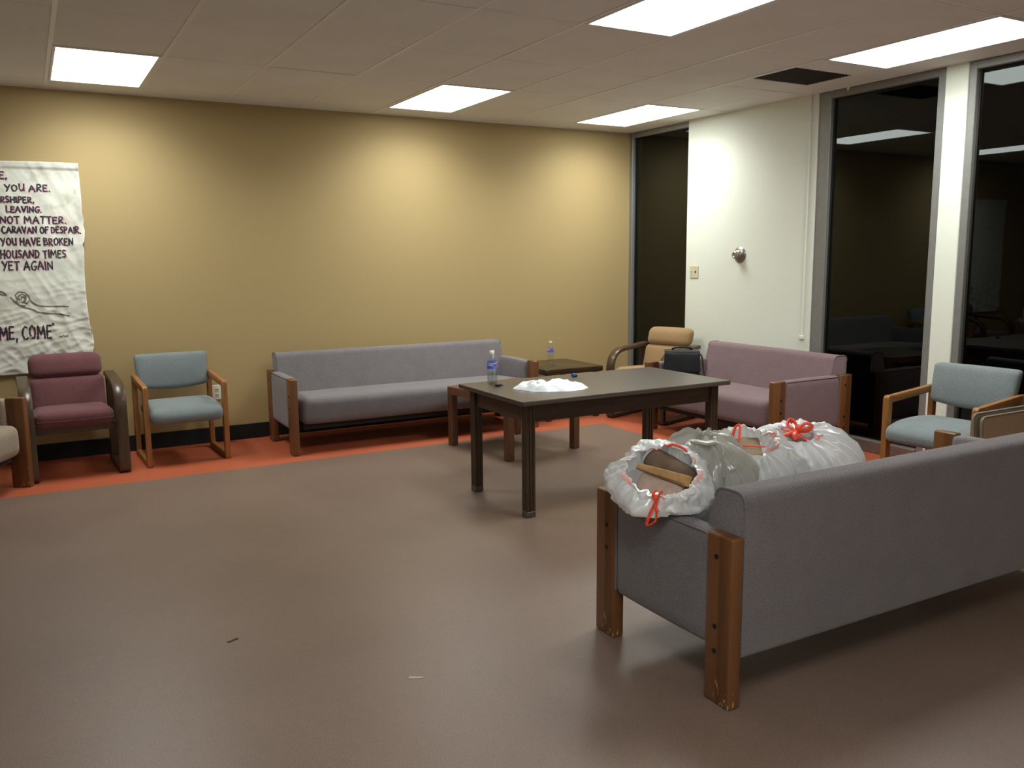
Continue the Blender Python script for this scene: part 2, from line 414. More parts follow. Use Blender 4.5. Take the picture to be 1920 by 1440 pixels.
struct('wall_right_near', box(XW - 0.02, XW + 0.12, YB, 1.95, 0, H), 'white_paint', 'white wall at the near end of the windows', 'wall')

def window(name, y0, y1, label, left=0.045, right=0.045, zb=0.09):
    w = thing(name, label, 'window', (GX, (y0 + y1) / 2, 0), 0, None, 'structure')
    h = (y1 - y0) / 2; zt = H - 0.055
    finish('pane', box(-0.003, 0.003, -h + right * 0.8, h - left * 0.8, zb, zt), 'pane', w, 0)
    def bar(nm, a, b, z0, z1): finish(nm, box(-0.045, 0.05, a, b, z0, z1, 0.004, 1), 'alu', w, 0)
    if left: bar('frame_jamb', h - left, h, 0, H)
    if right: bar('frame_jamb', -h, -h + right, 0, H)
    bar('frame_head', -h + right, h - left, zt, H)
    finish('window_sill', box(-0.06, 0.05, -h + right, h - left, 0, zb, 0.004, 1), 'sill', w, 0)
    # slim dark glazing gasket
    finish('gasket', box(-0.012, -0.004, h - left - 0.012, h - left, zb, zt), 'slot', w, 0)
    finish('gasket', box(-0.012, -0.004, -h + right, -h + right + 0.012, zb, zt), 'slot', w, 0)
    return w
window('window_1', 6.25, YW, 'narrow dark window in the corner beside tan wall', 0.05, 0.02)
window('window_2', 3.745, 4.80, 'tall dark window left of the white column', 0.11, 0.06)
window('window_3', 1.95, 3.585, 'tall dark window right of the white column', 0.05, 0.05)
# conduit on the white wall
cd = struct('trim_1', box(XW - 0.034, XW - 0.02, 4.862, 4.878, 0.82, H, 0.003, 1), 'white_paint', 'slim white cable channel on white wall beside the window', 'trim')
finish('clip', box(XW - 0.040, XW - 0.02, 4.850, 4.890, 0.80, 0.83, 0.003, 1), 'white_paint', cd, 0)

# ceiling: slab, tiles, grid bars
ceil = struct('ceiling', box(XL, XW + 0.15, YB, YW + 0.1, H + 0.06, H + 0.18), 'plenum', 'suspended ceiling of speckled acoustic tiles', 'ceiling')
xs = [0.228 + 0.6145 * k for k in range(-7, 9)]
xs = [XL] + [x for x in xs if XL + 0.1 < x < XW - 0.1] + [XW + 0.1]
ys = [YW + 0.02, 6.87, 5.77, 4.90, 3.99, 2.83, 1.94, 1.05, -0.07, -0.95, -1.85, -2.95, YB]
light_cells = {}
def cell(xc, yc):
    for i in range(len(xs) - 1):
        for j in range(len(ys) - 1):
            if xs[i] < xc < xs[i + 1] and ys[j + 1] < yc < ys[j]: return (i, j)
light_spots = [(0.54, 6.3), (3.0, 6.3), (4.84, 6.3), (3.0, 3.4), (4.84, 3.4),
               (0.54, 0.5), (-1.9, 0.5), (0.54, -2.4), (3.0, -2.4), (-1.9, -2.4)]  # last three: unseen panels added to fill upright faces from behind
lc = {cell(*p) for p in light_spots}
vent_cell = cell(4.84, 4.4)
tile_cache = {}
G = 0.010
for i in range(len(xs) - 1):
    for j in range(len(ys) - 1):
        if (i, j) in lc or (i, j) == vent_cell: continue
        w, d = xs[i + 1] - xs[i] - 2 * G, ys[j] - ys[j + 1] - 2 * G
        key = (round(w, 3), round(d, 3))
        if key in tile_cache:
            o = tile_cache[key].copy(); C.objects.link(o)
        else:
            o = finish('ceiling_tile', box(-w / 2, w / 2, -d / 2, d / 2, 0, 0.014, 0.003, 1), 'tile', None, 0)
            tile_cache[key] = o
        o.parent = ceil
        o.location = ((xs[i] + xs[i + 1]) / 2, (ys[j] + ys[j + 1]) / 2, H + random.uniform(0.000, 0.0035))
        o.rotation_euler = (random.uniform(-1, 1) * 0.0035, random.uniform(-1, 1) * 0.004, 0)
for x in xs[1:-1]: finish('grid_bar', box(x - 0.012, x + 0.012, YB, YW, H - 0.0005, H + 0.03), 'grid', ceil, 0)
for y in ys[1:-1]: finish('grid_bar', box(XL, XW + 0.1, y - 0.007, y + 0.007, H + 0.0035, H + 0.03), 'grid', ceil, 0)
# shadow-gap moulding where the ceiling meets the walls
finish('wall_angle', box(XL, XW - 0.02, YW - 0.022, YW, H - 0.003, H + 0.02), 'grid', ceil, 0)
finish('wall_angle', box(XW - 0.042, XW - 0.02, YB, YW - 0.03, H - 0.003, H + 0.02), 'grid', ceil, 0)

# fluorescent troffers
names = ['bright ceiling light panel at upper left, above the maroon armchair', 'bright ceiling light panel above the long grey sofa by tan wall',
         'bright ceiling light panel in the corner near white wall', 'large near ceiling light panel cut by the top of view',
         'bright ceiling light panel along the tall windows',
         'ceiling light panel straight above the viewer', 'ceiling light panel left of the viewer',
         'added unseen fill light panel behind the viewer', 'added unseen fill light panel towards the windows, behind the viewer', 'added unseen fill light panel in the rear left corner']
proto = None
for k, (px, py) in enumerate(light_spots):
    i, j = cell(px, py); cx, cy = (xs[i] + xs[i + 1]) / 2, (ys[j] + ys[j + 1]) / 2
    w, d = xs[i + 1] - xs[i], ys[j] - ys[j + 1]
    lab = names[k]
    t = thing('ceiling_light', lab, 'light', (cx, cy, H), 0, 'fluorescent ceiling light panels')
    fr = bmesh.new()
    a, b_ = w / 2 - 0.014, d / 2 - 0.010; ia, ib = w / 2 - 0.030, d / 2 - 0.026
    for (x0, x1, y0, y1) in ((-a, -ia, -b_, b_), (ia, a, -b_, b_), (-ia, ia, -b_, -ib), (-ia, ia, ib, b_)):
        box(x0, x1, y0, y1, -0.003, 0.05, bm=fr)
    finish('frame', fr, 'grid', t, 0)
    finish('diffuser', box(-ia, ia, -ib, ib, 0.002, 0.010), 'diffuser', t, 0)
    L = bpy.data.lights.new('tube_glow', 'AREA'); L.shape = 'RECTANGLE'; L.size = 2 * ia - 0.02; L.size_y = 2 * ib - 0.02
    L.energy = LAMP_WATT; L.color = LAMP_RGB; L.spread = LAMP_SPREAD
    lo = bpy.data.objects.new('tube_glow', L); C.objects.link(lo); lo.parent = t; lo.location = (0, 0, -0.004)

# return-air vent
i, j = vent_cell; cx, cy = (xs[i] + xs[i + 1]) / 2, (ys[j] + ys[j + 1]) / 2
v = thing('ceiling_vent', 'dark square air vent in the ceiling near the windows', 'vent', (cx, cy, H))
w, d = (xs[i + 1] - xs[i]) / 2 - G, (ys[j] - ys[j + 1]) / 2 - G
vx, vy0, vy1 = 0.275, -0.21, 0.19
fr = bmesh.new()
for (x0, x1, y0, y1) in ((-w, -vx, -d, d), (vx, w, -d, d), (-vx, vx, -d, vy0), (-vx, vx, vy1, d)): box(x0, x1, y0, y1, 0.001, 0.014, bm=fr)
finish('surround', fr, 'tile', v, 0)
finish('mesh_panel', box(-vx, vx, vy0, vy1, 0.012, 0.02), 'vent', v, 0)
for k in range(14):
    y = vy0 + (k + 0.5) * (vy1 - vy0) / 14
    finish('slat', box(-vx, vx, y - 0.004, y + 0.004, 0.002, 0.013), 'vent', v, 0)

# ------------------------------------------------------------------ sofas
def make_sofa(name, label, cat, L, D, fab, loc, rotz, arm_h=0.585, back_h=0.725, group=None, bolts=True):
    """faces local -y; posts are boards on the outer corners, fabric arms between them"""
    t = thing(name, label, cat, loc, rotz, group)
    hl, hd = L / 2, D / 2; pw, pt = 0.120, 0.052
    for sx in (-1, 1):
        for sy in (-1, 1):
            xo = sx * hl; xi = sx * (hl - pt); yo = sy * hd; yi = sy * (hd - pw)
            yc = (yo + yi) / 2
            po = finish('post', box(min(xo, xi), max(xo, xi), -pw / 2, pw / 2, 0, arm_h, 0.009, 3), 'post', t, 40, (0, yc, 0))
            for z in ((0.51, 0.27, 0.185) if sy > 0 else (0.45, 0.36)):
                b = lathe([(0.0085, 0), (0.0085, 0.003), (0.004, 0.0035)], 12)
                bmesh.ops.rotate(b, verts=b.verts, cent=(0, 0, 0), matrix=Matrix.Rotation(sx * PI / 2, 3, 'Y'))
                bmesh.ops.translate(b, verts=b.verts, vec=(sx * hl, -sy * 0.012, z))
                finish('bolt', b, 'bolt', po)
        x0, x1 = sorted((sx * (hl - 0.007), sx * (hl - 0.085)))
        ya, yb = -hd + pw - 0.004, hd - pw + 0.004
        arm = finish('arm', cushion(x0, x1, ya, yb, 0.185, arm_h - 0.004, 0.026, (0.004, 0, 0.004), 8), fab, t)
        for xx in (x0 + 0.012, x1 - 0.012):
            pp = fillet([(ya + 0.006, 0.20), (ya + 0.006, arm_h - 0.012), (yb - 0.006, arm_h - 0.012), (yb - 0.006, 0.20)], 0.02, 4, False)
        finish('piping', tube([(sx * (hl - 0.010), p[0], p[1]) for p in pp], 0.004, 6), fab, arm)
    # back: near-vertical rear, sloping front, rounded top
    prof = fillet([(hd - 0.004, 0.165), (hd - 0.004, back_h), (hd - 0.135, back_h), (hd - 0.235, 0.36), (hd - 0.235, 0.165)],
                  [0.02, 0.045, 0.05, 0.05, 0.02], 6)
    hb = hl - pt - 0.002
    back = finish('back', prism(prof, -hb, hb, 0.006, 2), fab, t, 40)
    for sx in (-1, 1):
        pp = [p for p in prof if p.y > 0.40]
        finish('piping', tube([(sx * (hb - 0.001), p.x, p.y) for p in pp], 0.0045, 6), fab, back)
    # rear fabric runs between the rear posts, seat in front
    xe = hl - 0.085
    def warp(p):
        k = (p.y + hd) / D
        p.z += 0.012 - 0.035 * k if p.z > 0.33 else 0
        return p
    finish('seat', cushion(-xe, xe, -hd + 0.012, hd - 0.16, 0.225, 0.425, 0.055, (0, 0.008, 0.012), 14, warp), fab, t)
    finish('underside', box(-xe + 0.02, xe - 0.02, -hd + 0.08, hd - 0.05, 0.185, 0.235), 'under', t, 0)
    return t

make_sofa('sofa', 'long grey sofa with wooden posts standing against the tan wall', 'sofa', 2.165, 0.74, 'sofa_grey', (2.74, 6.690, 0), 0, group='grey sofas')
make_sofa('sofa', 'long grey sofa seen from behind in the foreground, holding plastic bags', 'sofa', 2.15, 0.755, 'sofa_grey', (2.965, 2.318, 0), PI, group='grey sofas')
make_sofa('loveseat', 'dusty pink two-seat sofa with wooden posts before the white wall', 'sofa', 1.47, 0.81, 'pink', (4.945, 5.038, 0), -PI / 2)
make_sofa('armchair', 'oatmeal armchair with wooden post cut by the left edge of view', 'chair', 0.74, 0.74, 'beige', (-0.556, 6.262, 0), math.radians(62), arm_h=0.60, back_h=0.74)

# ------------------------------------------------------------------ bentwood armchairs (split headrest)
def make_bent(name, label, fab, loc, rotz, W=0.645):
    """faces local -y; front of the frame at y=0, rear at y=0.60"""
    t = thing(name, label, 'chair', loc, rotz, 'bentwood armchairs')
    lw = 0.075
    path = fillet([(0.585, 0.650), (0.02, 0.615), (0.018, 0.018), (0.60, 0.018)], [0, 0.19, 0.03, 0], 10, False)
    for sx in (-1, 1):
        x0, x1 = sorted((sx * W / 2, sx * (W / 2 - lw)))
        finish('arm_frame', strip_loop(path, x0, x1, 0.034), 'bent', t, 45)
        finish('rear_leg', box(x0 + 0.006, x1 - 0.006, 0.515, 0.555, 0.034, 0.64, 0.005, 1), 'bent', t, 0)
    iw = W / 2 - lw - 0.004
    finish('front_rail', box(-iw - 0.02, iw + 0.02, 0.075, 0.10, 0.315, 0.37, 0.004, 1), 'bent', t, 0)
    finish('rear_rail', box(-iw - 0.02, iw + 0.02, 0.50, 0.53, 0.315, 0.36, 0.004, 1), 'bent', t, 0)
    def ws(p):
        p.z += -0.03 * (p.y - 0.05) / 0.5
        return p
    s = finish('seat_cushion', cushion(-iw, iw, 0.005, 0.53, 0.358, 0.475, 0.048, (0, 0.008, 0.014), 12, ws), fab, t)
    seam = [(-iw + 0.012, 0.03, 0.412), (-iw + 0.03, -0.001, 0.412), (0, -0.005, 0.408), (iw - 0.03, -0.001, 0.412), (iw - 0.012, 0.03, 0.412)]
    finish('seam', tube(smooth_path(seam, 6), 0.0025, 5), fab, s)
    def wb(p):
        k = (p.z - 0.42)
        p.y += 0.30 * k
        return p
    finish('back_cushion', cushion(-iw, iw, 0.435, 0.535, 0.40, 0.652, 0.042, (0, 0.010, 0.004), 12, wb), fab, t)
    finish('headrest_cushion', cushion(-iw + 0.004, iw - 0.004, 0.430, 0.535, 0.650, 0.808, 0.050, (0, 0.010, 0.006), 12, wb), fab, t)
    return t
make_bent('bentwood_armchair', 'maroon padded armchair with brown bentwood arms below the banner', 'maroon', (0.222, 6.445, 0), math.radians(2))
make_bent('bentwood_armchair', 'tan padded bentwood armchair in the corner beside the dark window', 'beige_arm', (4.665, 6.075, 0), math.radians(-73), W=0.635)

# ------------------------------------------------------------------ oak sled-base armchairs
def make_oak(name, label, loc, rotz, W=0.585):
    """faces local -y, front posts at y=0"""
    t = thing(name, label, 'chair', loc, rotz, 'oak sled-base chairs')
    pw, th = 0.036, 0.046
    dep = 0.545
    for sx in (-1, 1):
        x0, x1 = sorted((sx * W / 2, sx * (W / 2 - pw)))
        z_a, z_b = 0.592, 0.622
        finish('front_leg', prism(fillet([(0, 0), (th, 0), (th, z_a), (0, z_a)], [0.012, 0.004, 0.004, 0.022], 4), x0, x1, 0.005, 2), 'oak_z', t, 40)
        finish('rear_leg', prism([(dep - th, 0), (dep, 0), (dep, z_b + 0.0), (dep - th, z_b - 0.002)], x0, x1, 0.005, 2), 'oak_z', t, 40)
        finish('arm_rail', prism([(th - 0.001, z_a - 0.046), (dep - th + 0.001, z_b - 0.046), (dep - th + 0.001, z_b), (th - 0.001, z_a)], x0, x1, 0.005, 2), 'oak_y', t, 40)
        finish('sled_rail', prism([(th - 0.001, 0), (dep - th + 0.001, 0), (dep - th + 0.001, 0.044), (th - 0.001, 0.044)], x0, x1, 0.005, 2), 'oak_y', t, 40)
    iw = W / 2 - pw - 0.003
    def ws(p):
        if p.z > 0.37: p.z += 0.02 * math.sin(max(0, min(1, p.y / 0.45)) * PI) * 0.5
        # waterfall front edge
        if p.y < 0.06: p.z -= 0.012 * (0.06 - p.y) / 0.06
        return p
    finish('seat', cushion(-iw, iw, -0.045, 0.47, 0.322, 0.430, 0.045, (0, 0.012, 0.010), 14, ws), 'teal', t)
    finish('seat_rail', box(-iw - 0.003, iw + 0.003, 0.20, 0.26, 0.30, 0.33, 0.004, 1), 'oak_y', t, 0)
    # scooped backrest: lower edge bows downward, face curves around the sitter
    iw2 = iw + 0.002
    def wb(p):
        k = (p.x / iw2)
        p.y += 0.020 * k * k * -1 + 0.24 * (p.z - 0.55) + 0.012
        if p.z < 0.66:
            f = (0.66 - p.z) / 0.14
            p.z -= 0.030 * (1 - k * k) * f
        if abs(k) > 0.0:
            p.x *= 1.0 + 0.045 * (p.z - 0.55) / 0.2
        return p
    finish('backrest', cushion(-iw2, iw2, dep - 0.095, dep - 0.028, 0.525, 0.770, 0.028, (0, 0.012, 0), 14, wb), 'teal', t)
    finish('back_rail', box(-iw - 0.003, iw + 0.003, dep - 0.026, dep - 0.006, 0.55, 0.61, 0.003, 1), 'oak_y', t, 0)
    return t
make_oak('oak_armchair', 'blue-grey oak armchair by the wall outlet, next to maroon armchair', (0.948, 6.525, 0), math.radians(2))
make_oak('oak_armchair', 'blue-grey oak armchair in front of the white window column', (4.690, 3.215, 0), math.radians(-86), W=0.60)

# boards leaning beside the right chair
def board(label, y, x0, x1, zt, lean):
    t = thing('leaning_board', label, 'board', (0, 0, 0), 0, 'beige boards beside right chair')
    prof = fillet([(x0, 0.0), (x1, 0.0), (x1, zt), (x0, zt)], [0.01, 0.01, 0.035, 0.035], 5)
    b = bmesh.new()
    A = [b.verts.new((p.x, y + lean * p.y, p.y)) for p in prof]; B = [b.verts.new((p.x, y + 0.012 + lean * p.y, p.y)) for p in prof]
    n = len(prof); b.faces.new(A); b.faces.new(B[::-1])
    for k in range(n): b.faces.new((A[k], B[k], B[(k + 1) % n], A[(k + 1) % n]))
    finish('panel', b, 'board', t, 0)
    finish('edging', tube([(p.x, y + 0.006 + lean * p.y, p.y) for p in prof], 0.009, 6, 1.0, True), 'board_edge', t)
    return t
board('beige board with rounded corner leaning against right chair, nearer one', 2.79, 4.62, 5.36, 0.56, 0.07)
board('beige board with rounded corner squeezed between nearer board and right chair', 2.83, 4.605, 5.35, 0.575, 0.07)

# ------------------------------------------------------------------ tables
def fluted_leg(x, y, w, h):
    """square leg with two flutes on each face"""
    s = w / 2; g = 0.005; prof = []
    c = [(-s, -s), (s, -s), (s, s), (-s, s)]
    for k in range(4):
        a = Vector(c[k]); b = Vector(c[(k + 1) % 4]); d = (b - a); nrm = Vector((d.y, -d.x)).normalized()
        prof.append(a + d * 0.04)
        for f in (0.30, 0.66):
            prof += [a + d * (f - 0.08), a + d * (f - 0.03) - nrm * g, a + d * (f + 0.03) - nrm * g, a + d * (f + 0.08)]
        prof.append(a + d * 0.96)
    return extrude_xy(prof, 0.035, h)

def table():
    TX0, TX1, TY0, TY1, TH = 2.335, 3.870, 4.035, 4.850, 0.688
    cx, cy = (TX0 + TX1) / 2, (TY0 + TY1) / 2
    t = thing('work_table', 'long dark brown wooden table standing in the middle of room', 'table', (cx, cy, 0))
    hx, hy = (TX1 - TX0) / 2, (TY1 - TY0) / 2
    finish('table_top', box(-hx, hx, -hy, hy, TH - 0.028, TH, 0.005, 2), 'top_x', t, 0)
    lx, ly, w = hx - 0.082, hy - 0.082, 0.058
    for sx in (-1, 1):
        for sy in (-1, 1):
            lg = finish('leg', fluted_leg(0, 0, w, TH - 0.029), 'dark_z', t, 0, (sx * lx, sy * ly, 0))
            finish('foot_glide', box(-w / 2 - 0.001, w / 2 + 0.001, -w / 2 - 0.001, w / 2 + 0.001, 0, 0.036, 0.003, 1), 'glide', lg, 0)
    for sy in (-1, 1): finish('apron', box(-lx + w / 2, lx - w / 2, sy * ly - 0.012, sy * ly + 0.012, TH - 0.135, TH - 0.029), 'dark_x', t, 0)
    for sx in (-1, 1): finish('apron', box(sx * lx - 0.012, sx * lx + 0.012, -ly + w / 2, ly - w / 2, TH - 0.135, TH - 0.029), 'dark_z', t, 0)
    return TH
TH = table()

def side_table():
    t = thing('side_table', 'reddish-brown low square table between dark table and grey sofa', 'table', (3.245, 5.765, 0), math.radians(9.5))
    hx, hy, w, h = 0.355, 0.385, 0.058, 0.475
    finish('table_top', box(-hx + 0.02, hx - 0.02, -hy + 0.02, hy - 0.02, h - 0.02, h - 0.003), 'top_x', t, 0)
    for sx in (-1, 1):
        for sy in (-1, 1):
            x0, x1 = sorted((sx * hx, sx * (hx - w))); y0, y1 = sorted((sy * hy, sy * (hy - w)))
            finish('leg', box(x0, x1, y0, y1, 0, h - 0.066, 0.005, 2), 'red_z', t, 0)
    for sy in (-1, 1):
        y0, y1 = sorted((sy * hy, sy * (hy - 0.03))); finish('rail', box(-hx, hx, y0, y1, h - 0.066, h, 0.005, 2), 'red_x', t, 0)
    for sx in (-1, 1):
        x0, x1 = sorted((sx * hx, sx * (hx - 0.03))); finish('rail', box(x0, x1, -hy + 0.03, hy - 0.03, h - 0.066, h, 0.005, 2), 'red_x', t, 0)
side_table()

def end_table():
    t = thing('end_table', 'glossy dark brown end table in corner between sofa and tan armchair', 'table', (4.292, 6.79, 0))
    hx, hy, h = 0.315, 0.335, 0.475
    top = fillet([(-hx, -hy), (hx, -hy), (hx, hy), (-hx, hy)], 0.03, 5)
    b = extrude_xy(top, h - 0.048, h, 0.010)
    finish('table_top', b, 'endtable', t, 40)
    for sx in (-1, 1):
        for sy in (-1, 1):
            lg = bmesh.new(); q = fillet([(-0.026, -0.026), (0.026, -0.026), (0.026, 0.026), (-0.026, 0.026)], 0.016, 4)
            lg.free(); finish('leg', extrude_xy(q, 0, h - 0.046), 'endtable', t, 40, (sx * (hx - 0.055), sy * (hy - 0.05), 0))
    return h
EH = end_table()

# ------------------------------------------------------------------ bottles
def bottle(label, loc, rotz, level=0.085):
    t = thing('water_bottle', label, 'bottle', loc, rotz, 'plastic water bottles')
    pr = [(0.020, 0.002), (0.027, 0.0), (0.0305, 0.006), (0.0305, 0.018)]
    z = 0.018
    for k in range(5):
        pr += [(0.0290, z + 0.008), (0.0308, z + 0.016)]; z += 0.016
    pr += [(0.0308, 0.148), (0.0290, 0.158), (0.0225, 0.174), (0.0140, 0.186), (0.0128, 0.190), (0.0128, 0.200)]
    finish('bottle_body', lathe(pr, 28), 'pet', t, 60)
    wp = [(r - 0.0016, z + 0.0015) for r, z in pr if z < level] + [(0.029, level)]
    finish('water', lathe(wp, 24), 'water', t, 60)
    lab = finish('label', lathe([(0.0314, 0.103), (0.0316, 0.104), (0.0316, 0.138), (0.0314, 0.139)], 28, None, False, False), 'label_blue', t, 60)
    def patch(nm, a0, a1, z0, z1, mat):
        b = bmesh.new(); n = 10; lo = []; hi = []
        for k in range(n + 1):
            a = a0 + (a1 - a0) * k / n; r = 0.0320
            lo.append(b.verts.new((r * math.cos(a), r * math.sin(a), z0))); hi.append(b.verts.new((r * math.cos(a), r * math.sin(a), z1)))
        for k in range(n): b.faces.new((lo[k], lo[k + 1], hi[k + 1], hi[k]))
        finish(nm, b, mat, lab, 60)
    patch('printed_band', -2.9, -1.6, 0.124, 0.131, 'label_white')
    patch('printed_band', -2.9, 0.4, 0.1360, 0.1385, 'label_white')
    patch('printed_badge', -1.35, -0.75, 0.120, 0.132, 'label_red')
    finish('cap', lathe([(0.0150, 0.193), (0.0152, 0.194), (0.0152, 0.206), (0.0140, 0.2075)], 24), 'white_plastic', t, 40)
    return t
b0 = bottle('clear water bottle with blue label on dark table, nearer the camera', (2.497, 4.700, TH), -0.25)
dup(b0, (2.535, 4.765, TH), -0.1, 'clear water bottle standing partly hidden behind the front bottle')
dup(b0, (4.30, 6.90, EH), -0.9, 'clear water bottle with blue label on the corner end table')

# small things on the table
k = thing('key_fob', 'small black key fob beside the bottles on dark table', 'keys', (2.500, 4.625, TH), 0.4)
finish('fob', cushion(-0.022, 0.022, -0.014, 0.014, 0.0, 0.016, 0.008, n=4), 'black', k)
finish('ring', tube([(0.030 + 0.012 * math.cos(a), 0.012 * math.sin(a), 0.003) for a in [2 * PI * q / 16 for q in range(16)]], 0.002, 6, 1, True), 'bolt', k)
k = thing('pen_cap', 'small blue cap with dark tip lying on dark table', 'cap', (3.125, 4.715, TH), 0.2)
b = lathe([(0.011, 0), (0.0125, 0.002), (0.0125, 0.022), (0.010, 0.026)], 16)
bmesh.ops.rotate(b, verts=b.verts, cent=(0, 0, 0), matrix=Matrix.Rotation(PI / 2, 3, 'Y')); bmesh.ops.translate(b, verts=b.verts, vec=(-0.02, 0, 0.0125))
finish('cap_shell', b, 'blue', k, 40)
finish('dark_tip', cushion(0.006, 0.022, -0.012, 0.006, 0, 0.017, 0.007, n=3), 'black', k)

# ------------------------------------------------------------------ plastic bags
def ridged(p): return 1 - 2 * abs(noise.noise(p))
def open_bag(name, label, center, axis, rad, mouth, seed, mat, support, crease=0.016, lump=0.05, depth=0.10, power=0.8, group='plastic bags on the grey sofa'):
    """bag body whose gathered mouth points along axis; the rim turns inside"""
    ax = Vector(axis).normalized(); ex = ax.cross(Vector((0, 0, 1)))
    if ex.length < 0.05: ex = Vector((1, 0, 0))
    ex.normalize(); ey = ax.cross(ex).normalized()
    c = Vector(center); b = bmesh.new(); NT_, NV = 220, 96; rings = []
    rx, ry, rz = rad
    pm = PI - math.asin(min(0.95, mouth / max(rx, ry)))
    zrim = None; rim = []
    for j in range(NV + 9):
        ring = []
        for i in range(NT_):
            th = 2 * PI * i / NT_; cs, sn = math.cos(th), math.sin(th)
            if j <= NV:
                t = j / NV; ph = 0.04 + (pm - 0.04) * t
                r = math.sin(ph) ** power; z = -math.cos(ph)
                px, py, pz = rx * r * cs, ry * r * sn, rz * z
            else:
                q = (j - NV) / 8
                r = mouth * (1.0 + 0.15 * math.sin(q * PI)) / max(rx, ry) * (1 - 0.0 * q)
                px, py, pz = rx * r * cs, ry * r * sn, rz * -math.cos(pm) + 0.012 * math.sin(q * PI * 0.5) - depth * max(0, q - 0.25)
                t = 1.0 - q * 0.4
            w = 0.25 + 0.75 * t ** 1.5
            n1 = ridged(Vector((cs * 2.6 + seed, sn * 2.6, t * 0.9)))
            n2 = ridged(Vector((cs * 5.5, sn * 5.5 + seed, t * 1.8 + 3)))
            n3 = noise.noise(Vector((cs * 1.1 + seed * 2, sn * 1.1, t * 1.7)))
            n4 = ridged(Vector((px * 13 + seed, py * 13, pz * 13)))
            vd = noise.voronoi(Vector((cs * 2.2 + seed + 0.5 * n3, sn * 2.2 + 0.5 * n4, t * 3.0)))[0]
            v2 = noise.voronoi(Vector((cs * 4.6, sn * 4.6 + seed, t * 4.0 + 0.4 * n3)))[0]
            fold = min(0.45, vd[1] - vd[0]) + 0.30 * min(0.45, v2[1] - v2[0])
            d = crease * w * (0.7 * n1 + 0.6 * n2) + lump * n3 * math.sin(PI * min(1, t * 1.05)) + 0.005 * n4 + 0.020 * (fold - 0.35) * min(1, t * 2)
            if t > 0.9: d += mouth * 0.28 * noise.noise(Vector((cs * 1.4, sn * 1.4, seed * 3))) * (t - 0.9) * 10
            rr = math.hypot(px, py) or 1e-6
            k = 1 + d / max(rr, 0.06)
            p = c + ex * px * k + ey * py * k + ax * (pz + 0.35 * d)
            p = support(p) if support else p
            ring.append(b.verts.new(p))
        rings.append(ring)
        if j == NV: rim = [v.co.copy() for v in ring]
    for A, B in zip(rings, rings[1:]):
        for i in range(NT_): b.faces.new((A[i], A[(i + 1) % NT_], B[(i + 1) % NT_], B[i]))
    b.faces.new(rings[0][::-1])
    bmesh.ops.remove_doubles(b, verts=b.verts, dist=0.0004)
    t = thing(name, label, 'bag', (c.x, c.y, 0), 0, group)
    bmesh.ops.translate(b, verts=b.verts, vec=(-c.x, -c.y, 0))
    finish('bag_film', b, mat, t, 60)
    return t, rim, (ex, ey, ax, c)

def local(t, pts): return [Vector(p) - Vector((t.location.x, t.location.y, 0)) for p in pts]
def hem(t, rim, spans, off=0.004):
    n = len(rim)
    for a, b_ in spans:
        pts = [rim[i % n] for i in range(int(a * n), int(b_ * n) + 1)]
        finish('pink_hem', tube(local(t, pts), lambda s: 0.008 * math.sin(PI * (0.08 + 0.84 * s)) + 0.001, 6, 0.35), 'pinkhem', t)
def cord(t, pts, r=0.005, n=6, flat=0.5):
    finish('drawstring', tube(local(t, smooth_path(pts, n)), r, 6, flat), 'red', t)

ARM_T, SEAT_T = 0.588, 0.430
def sup1(p):
    if 1.875 < p.x < 2.0 and 2.02 < p.y < 2.62: p.z = max(p.z, ARM_T + 0.004)
    elif p.x <= 1.875: p.z = max(p.z, 0.585)
    else: p.z = max(p.z, SEAT_T + 0.02)
    if p.z < 0.735 and p.x > 1.9: p.y = max(p.y, 2.13 + 0.0 * p.z)
    return p
def sup2(p):
    p.z = max(p.z, SEAT_T + 0.012)
    if p.z < 0.735: p.y = max(p.y, 2.12 + 0.22 * max(0, 0.62 - p.z))
    if p.z < ARM_T + 0.01 and p.x < 2.01: p.x = 2.01
    return p
def wall_x(lo, hi, f=sup2):
    """neighbouring bags press flat against each other"""
    def g(p):
        w = 0.012 * noise.noise(Vector((p.y * 9, p.z * 9, 1.0)))
        k = 0.35 * (p.z - 0.6)
        if lo is not None: p.x = max(p.x, lo + k + w + 0.003)
        if hi is not None: p.x = min(p.x, hi + k + w - 0.003)
        return f(p)
    return g
B12, B23, B34 = 2.035, 2.285, 2.555
t1, rim1, fr1 = open_bag('plastic_bag', 'open white plastic bag with red drawstring perched on the sofa arm', (1.950, 2.365, 0.655), (-0.42, -0.50, 0.76),
                         (0.190, 0.168, 0.118), 0.105, 3.1, 'bag_white', wall_x(None, B12, sup1), 0.014, 0.055, 0.10)
hem(t1, rim1, [(0.02, 0.12), (0.2, 0.27), (0.42, 0.50), (0.55, 0.60), (0.75, 0.84)])
ex, ey, ax, c1 = fr1
def at(fr, u, v, w):
    ex, ey, ax, c = fr
    return c - ex * u - ey * v + ax * w
def place(b, fr, u, v, w, roll=0.0):
    """lay a local mesh (x right, y up in the mouth plane, z out of the mouth) into the bag mouth"""
    ex, ey, ax, c = fr
    R = Matrix((-ex, -ey, ax)).transposed()
    R = R @ Matrix.Rotation(roll, 3, 'Z')
    o = at(fr, u, v, w)
    for vtx in b.verts: vtx.co = o + R @ vtx.co
    return b
def content(name, b, mat, label, cat):
    return tag(finish(name, b, mat, None, 50), label, cat)
